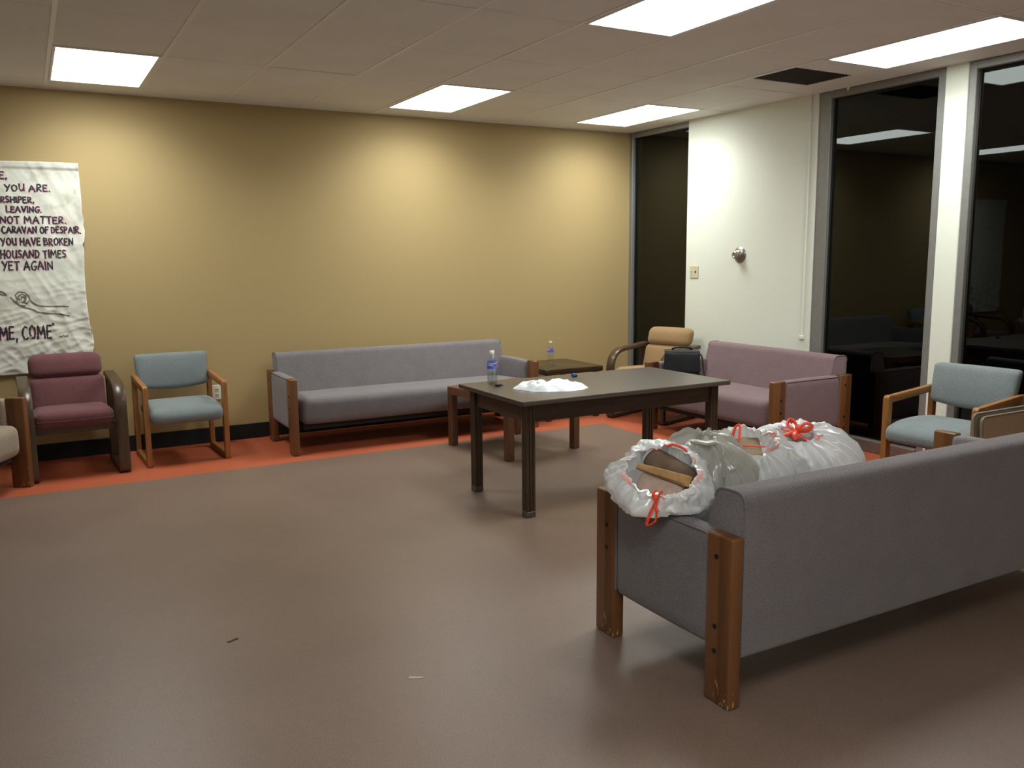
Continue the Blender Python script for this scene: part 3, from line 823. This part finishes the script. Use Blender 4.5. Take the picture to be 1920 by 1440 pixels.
# bag 1: strings and contents
cord(t1, [at(fr1, -0.02, -0.095, 0.112), at(fr1, -0.030, -0.115, 0.112), at(fr1, -0.022, -0.135, 0.100), at(fr1, -0.040, -0.170, 0.074), at(fr1, -0.050, -0.195, 0.045),
          at(fr1, -0.020, -0.185, 0.060), at(fr1, -0.018, -0.150, 0.092), at(fr1, -0.012, -0.118, 0.114), at(fr1, 0.002, -0.098, 0.112)], 0.006)
cord(t1, [at(fr1, -0.030, -0.113, 0.113), at(fr1, -0.014, -0.122, 0.116), at(fr1, -0.024, -0.138, 0.104), at(fr1, -0.010, -0.165, 0.085)], 0.006)
cord(t1, [at(fr1, 0.010, 0.105, 0.100), at(fr1, 0.035, 0.112, 0.105), at(fr1, 0.070, 0.098, 0.105), at(fr1, 0.085, 0.085, 0.10)], 0.008)
b = cushion(-0.100, 0.100, -0.052, 0.052, -0.045, 0.045, 0.044, n=8)
for vtx in b.verts: vtx.co.z += 0.006 * math.sin(vtx.co.x * 60) * math.cos(vtx.co.y * 40)
content('rolled_suede', place(b, fr1, 0.025, 0.030, 0.056, -0.60), 'suede', 'rolled brown suede item inside the open plastic bag', 'clothing')
lt = cushion(-0.100, 0.100, -0.024, 0.024, -0.006, 0.006, 0.006, n=6, warp=lambda p: Vector((p.x, p.y * (0.75 + 2.5 * p.x), p.z)))
for vtx in lt.verts: vtx.co.z += 0.10 * vtx.co.x ** 2 * -8 * 0.3
lo = content('leather_piece', place(lt, fr1, 0.004, -0.014, 0.098, -0.32), 'leather', 'flat tan leather piece with stitched edge in open bag', 'leather')
st = bmesh.new()
for kk in range(20):
    x = -0.08 + 0.16 * kk / 19
    s = cushion(x - 0.0025, x + 0.0025, -0.0195, -0.0165, 0.003, 0.008, 0.001, n=1)
    for vtx in s.verts: vtx.co.z += 0.10 * vtx.co.x ** 2 * -8 * 0.3
    me = bpy.data.meshes.new('t'); s.to_mesh(me); s.free(); st.from_mesh(me); bpy.data.meshes.remove(me)
finish('stitching', place(st, fr1, 0.004, -0.014, 0.098, -0.32), 'suede', lo, 0)['kind'] = 'stuff'
b = cushion(-0.085, 0.085, -0.05, 0.05, -0.03, 0.03, 0.03, n=6)
content('folded_fleece', place(b, fr1, -0.005, -0.045, 0.055, -0.3), 'blush', 'blush fleece lining under the tan leather piece', 'clothing')

# bag 2: grey, twisted, with a handle loop
t2, rim2, fr2 = open_bag('plastic_bag', 'grey crumpled plastic bag with handle loop on the sofa', (2.165, 2.40, 0.625), (-0.22, -0.30, 0.93),
                         (0.185, 0.165, 0.205), 0.030, 8.4, 'bag_grey', wall_x(B12, B23), 0.034, 0.05, 0.05, 1.15)
hp = [at(fr2, -0.035, 0.02, 0.185), at(fr2, -0.030, -0.03, 0.215), at(fr2, 0.0, -0.055, 0.225), at(fr2, 0.040, -0.045, 0.215), at(fr2, 0.055, -0.085, 0.165), at(fr2, 0.06, -0.12, 0.12)]
finish('handle', tube(local(t2, smooth_path(hp, 8)), lambda s: 0.016 + 0.012 * s, 10, 0.35), 'bag_grey', t2)
hp = [at(fr2, -0.045, 0.02, 0.180), at(fr2, -0.050, -0.03, 0.195), at(fr2, -0.035, -0.075, 0.175), at(fr2, -0.03, -0.12, 0.125)]
finish('handle', tube(local(t2, smooth_path(hp, 8)), lambda s: 0.014 + 0.018 * s, 10, 0.35), 'bag_grey', t2)
b = cushion(-0.11, 0.11, -0.09, 0.09, -0.08, 0.08, 0.06, n=6)
bmesh.ops.translate(b, verts=b.verts, vec=(2.16, 2.42, 0.545))
content('bundled_clothes', b, 'suede', 'brown bundle showing dimly through the grey bag', 'clothing')

# bag 3: thin white, kraft bag inside its mouth
t3, rim3, fr3 = open_bag('plastic_bag', 'thin white plastic bag with brown paper in its mouth, middle of row', (2.420, 2.42, 0.600), (-0.34, -0.28, 0.89),
                         (0.215, 0.175, 0.195), 0.078, 5.7, 'bag_thin', wall_x(B23, B34), 0.030, 0.05, 0.07, 0.9)
hem(t3, rim3, [(0.40, 0.50), (0.56, 0.64)])
cord(t3, [at(fr3, -0.055, 0.035, 0.185), at(fr3, -0.045, 0.075, 0.205), at(fr3, -0.030, 0.075, 0.21), at(fr3, -0.026, 0.02, 0.20), at(fr3, -0.030, -0.01, 0.19)], 0.006)
cord(t3, [at(fr3, -0.03, -0.012, 0.185), at(fr3, 0.02, -0.018, 0.188), at(fr3, 0.075, -0.012, 0.185)], 0.0055)
b = cushion(-0.062, 0.062, -0.068, 0.068, -0.09, 0.0, 0.014, n=5)
for vtx in b.verts: vtx.co += Vector((0.006 * noise.noise(vtx.co * 30), 0.006 * noise.noise(vtx.co * 30 + Vector((9, 0, 0))), 0.010 * noise.noise(vtx.co * 26)))
content('paper_bag', place(b, fr3, 0.0, 0.0, 0.165, 0.25), 'kraft', 'brown kraft paper bag inside the thin white plastic bag', 'paper bag')
b = cushion(-0.09, 0.09, -0.09, 0.09, -0.07, 0.07, 0.05, n=6)
bmesh.ops.translate(b, verts=b.verts, vec=(2.43, 2.40, 0.53))
content('folded_clothes', b, 'greycloth', 'grey folded clothes showing faintly through thin bag', 'clothing')

# bag 4: white with red bow
t4, rim4, fr4 = open_bag('plastic_bag', 'tied white plastic bag with red bow, rightmost of the row', (2.745, 2.42, 0.585), (-0.44, -0.16, 0.88),
                         (0.255, 0.185, 0.205), 0.058, 12.9, 'bag_white', wall_x(B34, None), 0.026, 0.04, 0.06, 0.85)
hem(t4, rim4, [(0.02, 0.08), (0.44, 0.52)])
q = 0.208
cord(t4, [at(fr4, -0.075, 0.03, q - 0.01), at(fr4, -0.03, 0.006, q + 0.004), at(fr4, 0.0, 0.0, q + 0.01), at(fr4, 0.03, -0.02, q + 0.004), at(fr4, 0.07, -0.035, q - 0.01)], 0.007)
cord(t4, [at(fr4, 0, 0, q + 0.012), at(fr4, -0.035, 0.005, q + 0.03), at(fr4, -0.04, 0.045, q + 0.03), at(fr4, -0.012, 0.03, q + 0.025), at(fr4, 0, 0, q + 0.014)], 0.0085)
cord(t4, [at(fr4, 0, 0, q + 0.012), at(fr4, 0.025, 0.03, q + 0.03), at(fr4, 0.05, 0.04, q + 0.02), at(fr4, 0.045, 0.008, q + 0.018), at(fr4, 0, 0, q + 0.014)], 0.012)
cord(t4, [at(fr4, 0, 0, q + 0.014), at(fr4, -0.02, -0.03, q + 0.018), at(fr4, -0.045, -0.04, q + 0.01)], 0.013)
cord(t4, [at(fr4, 0, 0, q + 0.014), at(fr4, 0.005, -0.03, q + 0.018), at(fr4, 0.02, -0.045, q + 0.008)], 0.011)
finish('drawstring', cushion(0, 0.026, 0, 0.026, 0, 0.022, 0.01, n=3, warp=lambda p: p + at(fr4, 0, 0, q + 0.004) - Vector((t4.location.x + 0.013, t4.location.y + 0.013, 0.004))), 'red', t4)
b = cushion(-0.06, 0.06, -0.05, 0.05, -0.05, 0.0, 0.03, n=5)
content('grey_garment', place(b, fr4, 0, 0, 0.195), 'greycloth', 'grey garment showing in the mouth of the tied bag', 'clothing')
b = cushion(-0.10, 0.10, -0.07, 0.08, -0.07, 0.07, 0.05, n=6); bmesh.ops.translate(b, verts=b.verts, vec=(2.80, 2.335, 0.56))
content('pink_garment', b, 'pinkcloth', 'pink garment showing through the tied white bag', 'clothing')
b = cushion(-0.07, 0.07, -0.05, 0.05, -0.05, 0.05, 0.04, n=6); bmesh.ops.translate(b, verts=b.verts, vec=(2.655, 2.32, 0.60))
content('green_garment', b, 'greencloth', 'dark green garment showing through the tied white bag', 'clothing')

# crumpled bag lying on the dark table
def crumpled():
    t = thing('shopping_bag', 'crumpled white plastic bag lying flat on dark table', 'bag', (2.715, 4.385, TH))
    b = bmesh.new(); NR, NA = 26, 96; rings = []
    for j in range(NR + 1):
        ring = []
        for i in range(NA):
            a = 2 * PI * i / NA; cs, sn = math.cos(a), math.sin(a)
            # long axis lies across the view
            R = 0.182 * (1 + 0.22 * noise.noise(Vector((cs * 1.6, sn * 1.6, 4.2))) + 0.10 * noise.noise(Vector((cs * 4, sn * 4, 1.2))))
            f = j / NR
            x, y = R * f * cs * 1.18, R * f * sn * 0.86
            x, y = x * 0.87 + y * 0.49, -x * 0.49 + y * 0.87
            edge = 1 - f ** 6
            z = 0.022 + 0.038 * abs(noise.noise(Vector((x * 9 + 1.7, y * 9, 2.0)))) + 0.028 * (1 - abs(noise.noise(Vector((x * 7, y * 7 + 5, 8.1)))) * 3.2) * 0.6 \
                + 0.006 * ridged(Vector((x * 20, y * 20, 3)))
            vv = noise.voronoi(Vector((x * 13 + 2, y * 13, 0.3)))[0]
            z += 0.026 * (min(0.6, vv[1] - vv[0]) - 0.3)
            z = max(0.004, z * edge) if f < 1 else 0.001
            ring.append(b.verts.new((x, y, z)))
        rings.append(ring)
    for A, B in zip(rings, rings[1:]):
        for i in range(NA): b.faces.new((A[i], A[(i + 1) % NA], B[(i + 1) % NA], B[i]))
    b.faces.new(rings[-1][::-1])
    bmesh.ops.remove_doubles(b, verts=b.verts, dist=0.0003)
    finish('bag_film', b, 'bag_table', t, 50)
    hp = [(-0.02, 0.05, 0.035), (-0.04, 0.02, 0.052), (-0.07, -0.02, 0.050), (-0.06, -0.06, 0.03)]
    finish('handle', tube(smooth_path(hp, 6), 0.014, 8, 0.3), 'bag_table', t)
crumpled()

# black shoulder bag on the pink loveseat
def shoulder_bag():
    t = thing('shoulder_bag', 'black nylon shoulder bag on left end of the pink loveseat', 'bag', (4.760, 5.550, 0.434), math.radians(-38))
    def w(p):
        p.x *= 1.0 - 0.10 * (p.z / 0.27); p.x += 0.006 * noise.noise(p * 14); p.y += 0.010 * noise.noise(p * 12 + Vector((3, 1, 0))); return p
    finish('bag_body', cushion(-0.155, 0.155, -0.060, 0.060, 0, 0.245, 0.035, (0.0, 0.016, 0.006), 10, w), 'black_nylon', t)
    def wf(p):
        p.x *= 0.99 - 0.08 * (p.z / 0.27); p.y += 0.008 * noise.noise(p * 12 + Vector((3, 1, 5))); return p
    finish('flap', cushion(-0.158, 0.158, -0.088, -0.070, 0.08, 0.250, 0.009, (0, 0.006, 0), 8, wf), 'black_nylon', t)
    finish('flap_top', cushion(-0.145, 0.145, -0.085, 0.065, 0.243, 0.258, 0.007, (0, 0, 0.004), 6), 'black_nylon', t)
    hp = [(-0.08, 0, 0.25), (-0.07, -0.02, 0.275), (0, -0.025, 0.282), (0.07, -0.02, 0.275), (0.08, 0, 0.25)]
    finish('handle', tube(smooth_path(hp, 6), 0.010, 8, 0.5), 'black_nylon', t)
    sp = [(0.135, 0, 0.24), (0.165, -0.02, 0.20), (0.175, -0.05, 0.10), (0.185, -0.09, 0.03), (0.16, -0.12, 0.010), (0.08, -0.13, 0.008)]
    finish('strap', tube(smooth_path(sp, 6), 0.015, 8, 0.3), 'black_nylon', t)
shoulder_bag()

# ------------------------------------------------------------------ wall fittings
sw = thing('light_switch', 'ivory double light switch plate on the white wall', 'switch', (XW - 0.02, 6.180, 1.325))
finish('plate', box(-0.006, 0, -0.059, 0.059, -0.057, 0.057, 0.003, 2), 'ivory', sw, 0)
finish('toggle', box(-0.020, -0.005, 0.026, 0.036, -0.006, 0.012, 0.002, 1), 'ivory', sw, 0)
finish('toggle_slot', box(-0.0068, -0.005, 0.023, 0.039, -0.026, 0.014), 'grid', sw, 0)
finish('dimmer_slot', box(-0.0075, -0.005, -0.030, -0.014, -0.010, 0.010), 'slot', sw, 0)
kn = thing('round_wall_fixture', 'round stepped steel knob fixture on the white wall', 'fixture', (XW - 0.02, 5.595, 1.478))
def lx(prof, n=32):
    b = lathe(prof, n); bmesh.ops.rotate(b, verts=b.verts, cent=(0, 0, 0), matrix=Matrix.Rotation(-PI / 2, 3, 'Y')); return b
finish('back_plate', lx([(0.071, 0), (0.072, 0.003), (0.066, 0.010), (0.050, 0.018), (0.040, 0.022)]), 'steel', kn, 30)
finish('collar', lx([(0.040, 0.020), (0.040, 0.038), (0.036, 0.042), (0.031, 0.044)]), 'steel', kn, 30)
finish('knob', lx([(0.030, 0.042), (0.031, 0.066), (0.026, 0.070), (0.018, 0.070), (0.014, 0.066)]), 'steel', kn, 30)
ou = thing('wall_outlet', 'white electrical outlet on tan wall behind the oak armchair', 'outlet', (1.285, YW, 0.41))
finish('plate', box(-0.036, 0.036, -0.007, 0, -0.060, 0.060, 0.003, 2), 'white_plastic', ou, 0)
for z in (-0.022, 0.022):
    s = finish('socket', box(-0.016, 0.016, -0.010, -0.006, z - 0.014, z + 0.014, 0.002, 1), 'ivory', ou, 0)
    for x in (-0.006, 0.006): finish('slot', box(x - 0.0015, x + 0.0015, -0.0108, -0.0095, z - 0.003, z + 0.007), 'slot', s, 0)
pt = finish('paper_tag', extrude_xy([(-0.02, 0), (0.02, 0), (0.004, -0.035)], -0.001, 0.001), 'white_plastic', None, 0, (XW - 0.055, 4.50, H - 0.004))
pt.rotation_euler = (PI / 2, 0, PI / 2)
tag(pt, 'tiny white paper scrap hanging at the ceiling above window', 'paper')
# scraps and scuffs on the floor
b = cushion(-0.022, 0.022, -0.006, 0.006, 0, 0.003, 0.0015, n=3, warp=lambda p: Vector((p.x, p.y + 0.006 * math.sin(p.x * 120), p.z)))
tag(finish('floor_debris', b, 'slot', None, 40, (0.596, 3.32, 0), 0.1), 'small dark scrap lying on the brown floor', 'debris')
b = cushion(-0.026, 0.026, -0.007, 0.007, 0, 0.002, 0.001, n=3, warp=lambda p: Vector((p.x, p.y * (1 + 0.5 * math.sin(p.x * 200)) + p.x * 0.2, p.z)))
tag(finish('paper_scrap', b, 'blush', None, 40, (1.10, 2.675, 0), -0.7), 'tiny pale paper scrap on the brown floor', 'paper')

# ------------------------------------------------------------------ banner
BX0, BZT = -0.95, 2.185
edge_pts = [(2.20, 0.400), (2.05, 0.404), (1.94, 0.404), (1.83, 0.402), (1.775, 0.412), (1.74, 0.405), (1.70, 0.412), (1.62, 0.402), (1.60, 0.388), (1.56, 0.396), (1.42, 0.388), (1.28, 0.384),
            (1.12, 0.387), (1.0, 0.394), (0.97, 0.403), (0.95, 0.394), (0.925, 0.410), (0.85, 0.412), (0.80, 0.400), (0.60, 0.395)]
def edge_x(z):
    for (za, xa), (zb, xb) in zip(edge_pts, edge_pts[1:]):
        if zb <= z <= za: return xa + (xb - xa) * (za - z) / (za - zb)
    return 0.40
def bottom_z(x): return 0.66 + 0.02 * max(0, x + 0.1) + 0.10 * max(0, x - 0.12)
def cloth_d(x, z):
    """distance the cloth stands off the wall"""
    d = 0.012
    s = Vector((x, z, 0))
    # diagonal drag folds from the top corner and cross folds in the lower half
    u = (x - 0.40) * 0.80 + (z - 2.18) * 0.45; w = (x - 0.40) * 0.6 - (z - 2.18) * 0.8
    d += 0.006 * max(0, ridged(Vector((u * 14, w * 1.6, 1.3)))) * (0.4 + 0.6 * max(0, min(1, (x + 0.1) / 0.4)))
    k = max(0.15, min(1, (1.5 - z) / 0.5))
    d += 0.006 * k * max(0, ridged(Vector((x * 3 + z * 9, z * 16 - x * 7, 4.0)))) ** 2
    d += 0.005 * k * max(0, ridged(Vector((x * 8, z * 11 + x * 6, 9.0)))) ** 2
    d += 0.008 * noise.noise(s * 3.1) + 0.004 * noise.noise(s * 9)
    # fold-over hem at the top
    if z > 2.135: d += 0.010 * min(1, (z - 2.135) / 0.012)
    # curl at the right edge
    e = edge_x(z) - x
    if e < 0.05: d += 0.014 * (0.05 - e) / 0.05 * (0.5 + noise.noise(Vector((0, z * 6, 2))))
    return max(0.006, d)
def cloth_pt(x, z, off=0.0): return Vector((x, YW - cloth_d(x, z) - off, z))
bn = thing('cloth_banner', 'stained white cloth banner with hand-lettered verse on the tan wall', 'banner', (0, YW, 0))
def blocal(p): return p - Vector((0, YW, 0))
b = bmesh.new(); NX, NZ = 150, 170; rows = []
for j in range(NZ + 1):
    row = []
    for i in range(NX + 1):
        f = i / NX; g = j / NZ
        zt = BZT + 0.003 * math.sin(f * 9); x = BX0 + f * (0.40 - BX0)
        zb = bottom_z(x); z = zt + (zb - zt) * g
        xe = edge_x(z); x = BX0 + f * (xe - BX0)
        row.append(b.verts.new(blocal(cloth_pt(x, z))))
    rows.append(row)
for A, B in zip(rows, rows[1:]):
    for i in range(NX): b.faces.new((A[i], A[i + 1], B[i + 1], B[i]))
sheet = finish('cloth_sheet', b, 'cloth', bn, 60)
sm = sheet.modifiers.new('thickness', 'SOLIDIFY'); sm.thickness = 0.0015; sm.offset = 0

FONT = {
 'A': (0.8, [[(0, 0), (0.38, 1), (0.78, 0)], [(0.1, 0.36), (0.68, 0.40)]]),
 'B': (0.62, [[(0.04, 0), (0.04, 1), (0.45, 0.92), (0.5, 0.68), (0.06, 0.52), (0.55, 0.42), (0.58, 0.12), (0.04, 0)]]),
 'C': (0.68, [[(0.64, 0.88), (0.38, 1), (0.1, 0.75), (0.02, 0.4), (0.2, 0.04), (0.45, 0), (0.66, 0.12)]]),
 'D': (0.68, [[(0.04, 0), (0.04, 1), (0.42, 0.9), (0.64, 0.52), (0.45, 0.1), (0.02, 0)]]),
 'E': (0.58, [[(0.54, 0.97), (0.05, 1), (0.03, 0), (0.56, 0.03)], [(0.04, 0.52), (0.44, 0.54)]]),
 'F': (0.55, [[(0.54, 0.97), (0.05, 1), (0.03, 0)], [(0.04, 0.52), (0.42, 0.54)]]),
 'G': (0.72, [[(0.64, 0.9), (0.38, 1), (0.1, 0.75), (0.02, 0.4), (0.2, 0.04), (0.5, 0.02), (0.66, 0.2), (0.66, 0.42)], [(0.4, 0.42), (0.76, 0.42)]]),
 'H': (0.68, [[(0.04, 0), (0.04, 1)], [(0.62, 0), (0.62, 1)], [(0.04, 0.5), (0.62, 0.52)]]),
 'I': (0.16, [[(0.08, 0), (0.08, 1)]]),
 'K': (0.64, [[(0.04, 0), (0.04, 1)], [(0.58, 1), (0.06, 0.46)], [(0.2, 0.58), (0.62, 0)]]),
 'L': (0.55, [[(0.05, 1), (0.03, 0), (0.54, 0.02)]]),
 'M': (0.92, [[(0.02, 0), (0.10, 1), (0.44, 0.28), (0.78, 1), (0.88, 0)]]),
 'N': (0.74, [[(0.03, 0), (0.05, 1), (0.66, 0.02), (0.68, 1)]]),
 'O': (0.74, [[(0.36, 1), (0.1, 0.8), (0.03, 0.42), (0.22, 0.04), (0.48, 0.02), (0.69, 0.36), (0.64, 0.8), (0.36, 1)]]),
 'P': (0.60, [[(0.05, 0), (0.05, 1), (0.44, 0.95), (0.54, 0.72), (0.4, 0.5), (0.06, 0.46)]]),
 'R': (0.64, [[(0.05, 0), (0.05, 1), (0.44, 0.95), (0.54, 0.72), (0.4, 0.52), (0.08, 0.48), (0.6, 0)]]),
 'S': (0.56, [[(0.5, 0.9), (0.28, 1), (0.06, 0.82), (0.16, 0.58), (0.44, 0.42), (0.5, 0.16), (0.26, 0), (0.03, 0.1)]]),
 'T': (0.66, [[(0, 0.98), (0.66, 1)], [(0.34, 1), (0.32, 0)]]),
 'U': (0.68, [[(0.04, 1), (0.06, 0.25), (0.28, 0), (0.52, 0.12), (0.62, 0.4), (0.63, 1)], [(0.63, 0.4), (0.66, 0)]]),
 'V': (0.70, [[(0, 1), (0.34, 0), (0.68, 1)]]),
 'W': (0.98, [[(0, 1), (0.24, 0), (0.48, 0.7), (0.72, 0), (0.96, 1)]]),
 'Y': (0.66, [[(0, 1), (0.32, 0.5)], [(0.66, 1), (0.20, -0.05)]]),
 ',': (0.16, [[(0.1, 0.08), (0.02, -0.2)]]),
 '.': (0.14, [[(0.05, 0.02), (0.09, 0.06)]]),
 '*': (0.3, [[(0.12, 1.08), (0.12, 1.2)], [(0.06, 1.14), (0.18, 1.14)]]),
 ' ': (0.42, []),
}
def strokes_to_mesh(strokes, width, off, seed=0):
    """pen strokes (x,z) laid as ribbons on the cloth"""
    b = bmesh.new(); rnd = random.Random(seed)
    for st in strokes:
        pts = [Vector(p) for p in st]; dense = [pts[0]]
        for p, q in zip(pts, pts[1:]):
            n = max(1, int((q - p).length / 0.010))
            for k in range(1, n + 1): dense.append(p.lerp(q, k / n))
        L = []; R = []
        for i, p in enumerate(dense):
            t = dense[min(i + 1, len(dense) - 1)] - dense[max(i - 1, 0)]
            if t.length < 1e-7: continue
            t.normalize(); nn = Vector((-t.y, t.x)) * width * rnd.uniform(0.38, 0.6)
            if i == 0: p = p - t * width * 0.3
            if i == len(dense) - 1: p = p + t * width * 0.3
            L.append(b.verts.new(blocal(cloth_pt(p.x + nn.x, p.y + nn.y, off)))); R.append(b.verts.new(blocal(cloth_pt(p.x - nn.x, p.y - nn.y, off))))
        for k in range(len(L) - 1): b.faces.new((L[k], L[k + 1], R[k + 1], R[k]))
    return b
def text_strokes(txt, x_right, x_ref, z0, h, seed, skip=0, slope=0.0):
    """lettered so that the characters after `skip` span x_ref..x_right"""
    rnd = random.Random(seed); gap = 0.20
    adv = []; x = 0
    for ch in txt: adv.append(x); x += FONT[ch][0] + (gap if ch not in ' ' else 0)
    span = (x - gap) - adv[skip]; s = (x_right - x_ref) / span
    out = []
    for ch, a in zip(txt, adv):
        jz = rnd.uniform(-0.06, 0.06) * h; jh = h * rnd.uniform(0.94, 1.06); sh = rnd.uniform(-0.04, 0.08)
        for stt in FONT[ch][1]:
            out.append([(x_ref + (a - adv[skip] + px + sh * pz) * s, z0 + jz + pz * jh + slope * (a - adv[skip]) * s) for px, pz in stt])
    return out
LINES = [  # text, letters left of the view, x of first visible letter, x right, baseline, cap height
    ('COME,', 3, -0.105, -0.060, 2.062, 0.045), ('YOU ARE.', 0, -0.078, 0.205, 1.978, 0.046), ('WORSHIPER,', 2, -0.111, 0.096, 1.897, 0.040),
    ('LEAVING.', 0, -0.082, 0.138, 1.828, 0.042), ('NOT MATTER.', 0, -0.125, 0.290, 1.752, 0.048), ('CARAVAN OF DESPAIR.', 0, -0.120, 0.382, 1.682, 0.045),
    ('YOU HAVE BROKEN', 0, -0.132, 0.326, 1.594, 0.052), ('THOUSAND TIMES', 1, -0.143, 0.272, 1.505, 0.055), ('YET AGAIN', 0, -0.140, 0.182, 1.420, 0.060),
    ('COME, COME*', 2, -0.195, 0.160, 0.922, 0.090)]
for q, (txt, skip, xa, xb, zb, h) in enumerate(LINES):
    ss = text_strokes(txt, xb, xa, zb, h, q + 3, skip)
    tag(finish('lettering', strokes_to_mesh(ss, 0.0105 if h < 0.08 else 0.0125, 0.0030, q), 'ink', bn, 0), 'dark hand-drawn letters')
    rnd = random.Random(q); bl = [[(x + 0.004, z - 0.003) for x, z in s] for s in ss if rnd.random() < 0.55]
    if bl: tag(finish('marker_bleed', strokes_to_mesh(bl, 0.015, 0.0018, q + 50), 'pink_ink', bn, 0), 'pink bleed behind the letters', kind='stuff')
ARMS = [  # charcoal hand and forearm
    [(-0.105, 1.225), (-0.075, 1.180), (-0.030, 1.150), (0.030, 1.130), (0.060, 1.110), (0.130, 1.098), (0.200, 1.092), (0.262, 1.075)],
    [(-0.075, 1.195), (-0.055, 1.165), (-0.020, 1.160)],
    [(-0.062, 1.205), (-0.075, 1.240), (-0.050, 1.262), (-0.012, 1.255), (0.010, 1.225), (0.022, 1.190), (0.050, 1.165), (0.080, 1.155), (0.140, 1.150), (0.200, 1.150), (0.262, 1.145)],
    [(-0.050, 1.200), (-0.058, 1.232), (-0.030, 1.246), (-0.008, 1.228), (-0.014, 1.196), (-0.038, 1.186)],
    [(-0.040, 1.205), (-0.036, 1.226), (-0.018, 1.222), (-0.020, 1.200)],
    [(-0.026, 1.182), (-0.004, 1.178), (0.008, 1.196)],
    [(-0.19, 1.275), (-0.150, 1.262), (-0.128, 1.240), (-0.155, 1.244), (-0.185, 1.254)]]
tag(finish('hand_drawing', strokes_to_mesh(ARMS, 0.0095, 0.0026, 99), 'charcoal', bn, 0), 'charcoal sketch of an open reaching hand')
SIG = [[(0.185, 0.928), (0.200, 0.926)], [(0.205, 0.926), (0.212, 0.938), (0.218, 0.924), (0.228, 0.930), (0.240, 0.926), (0.240, 0.938)]]
tag(finish('signature', strokes_to_mesh(SIG, 0.006, 0.0026, 98), 'ink', bn, 0), 'small dark signature scribble')
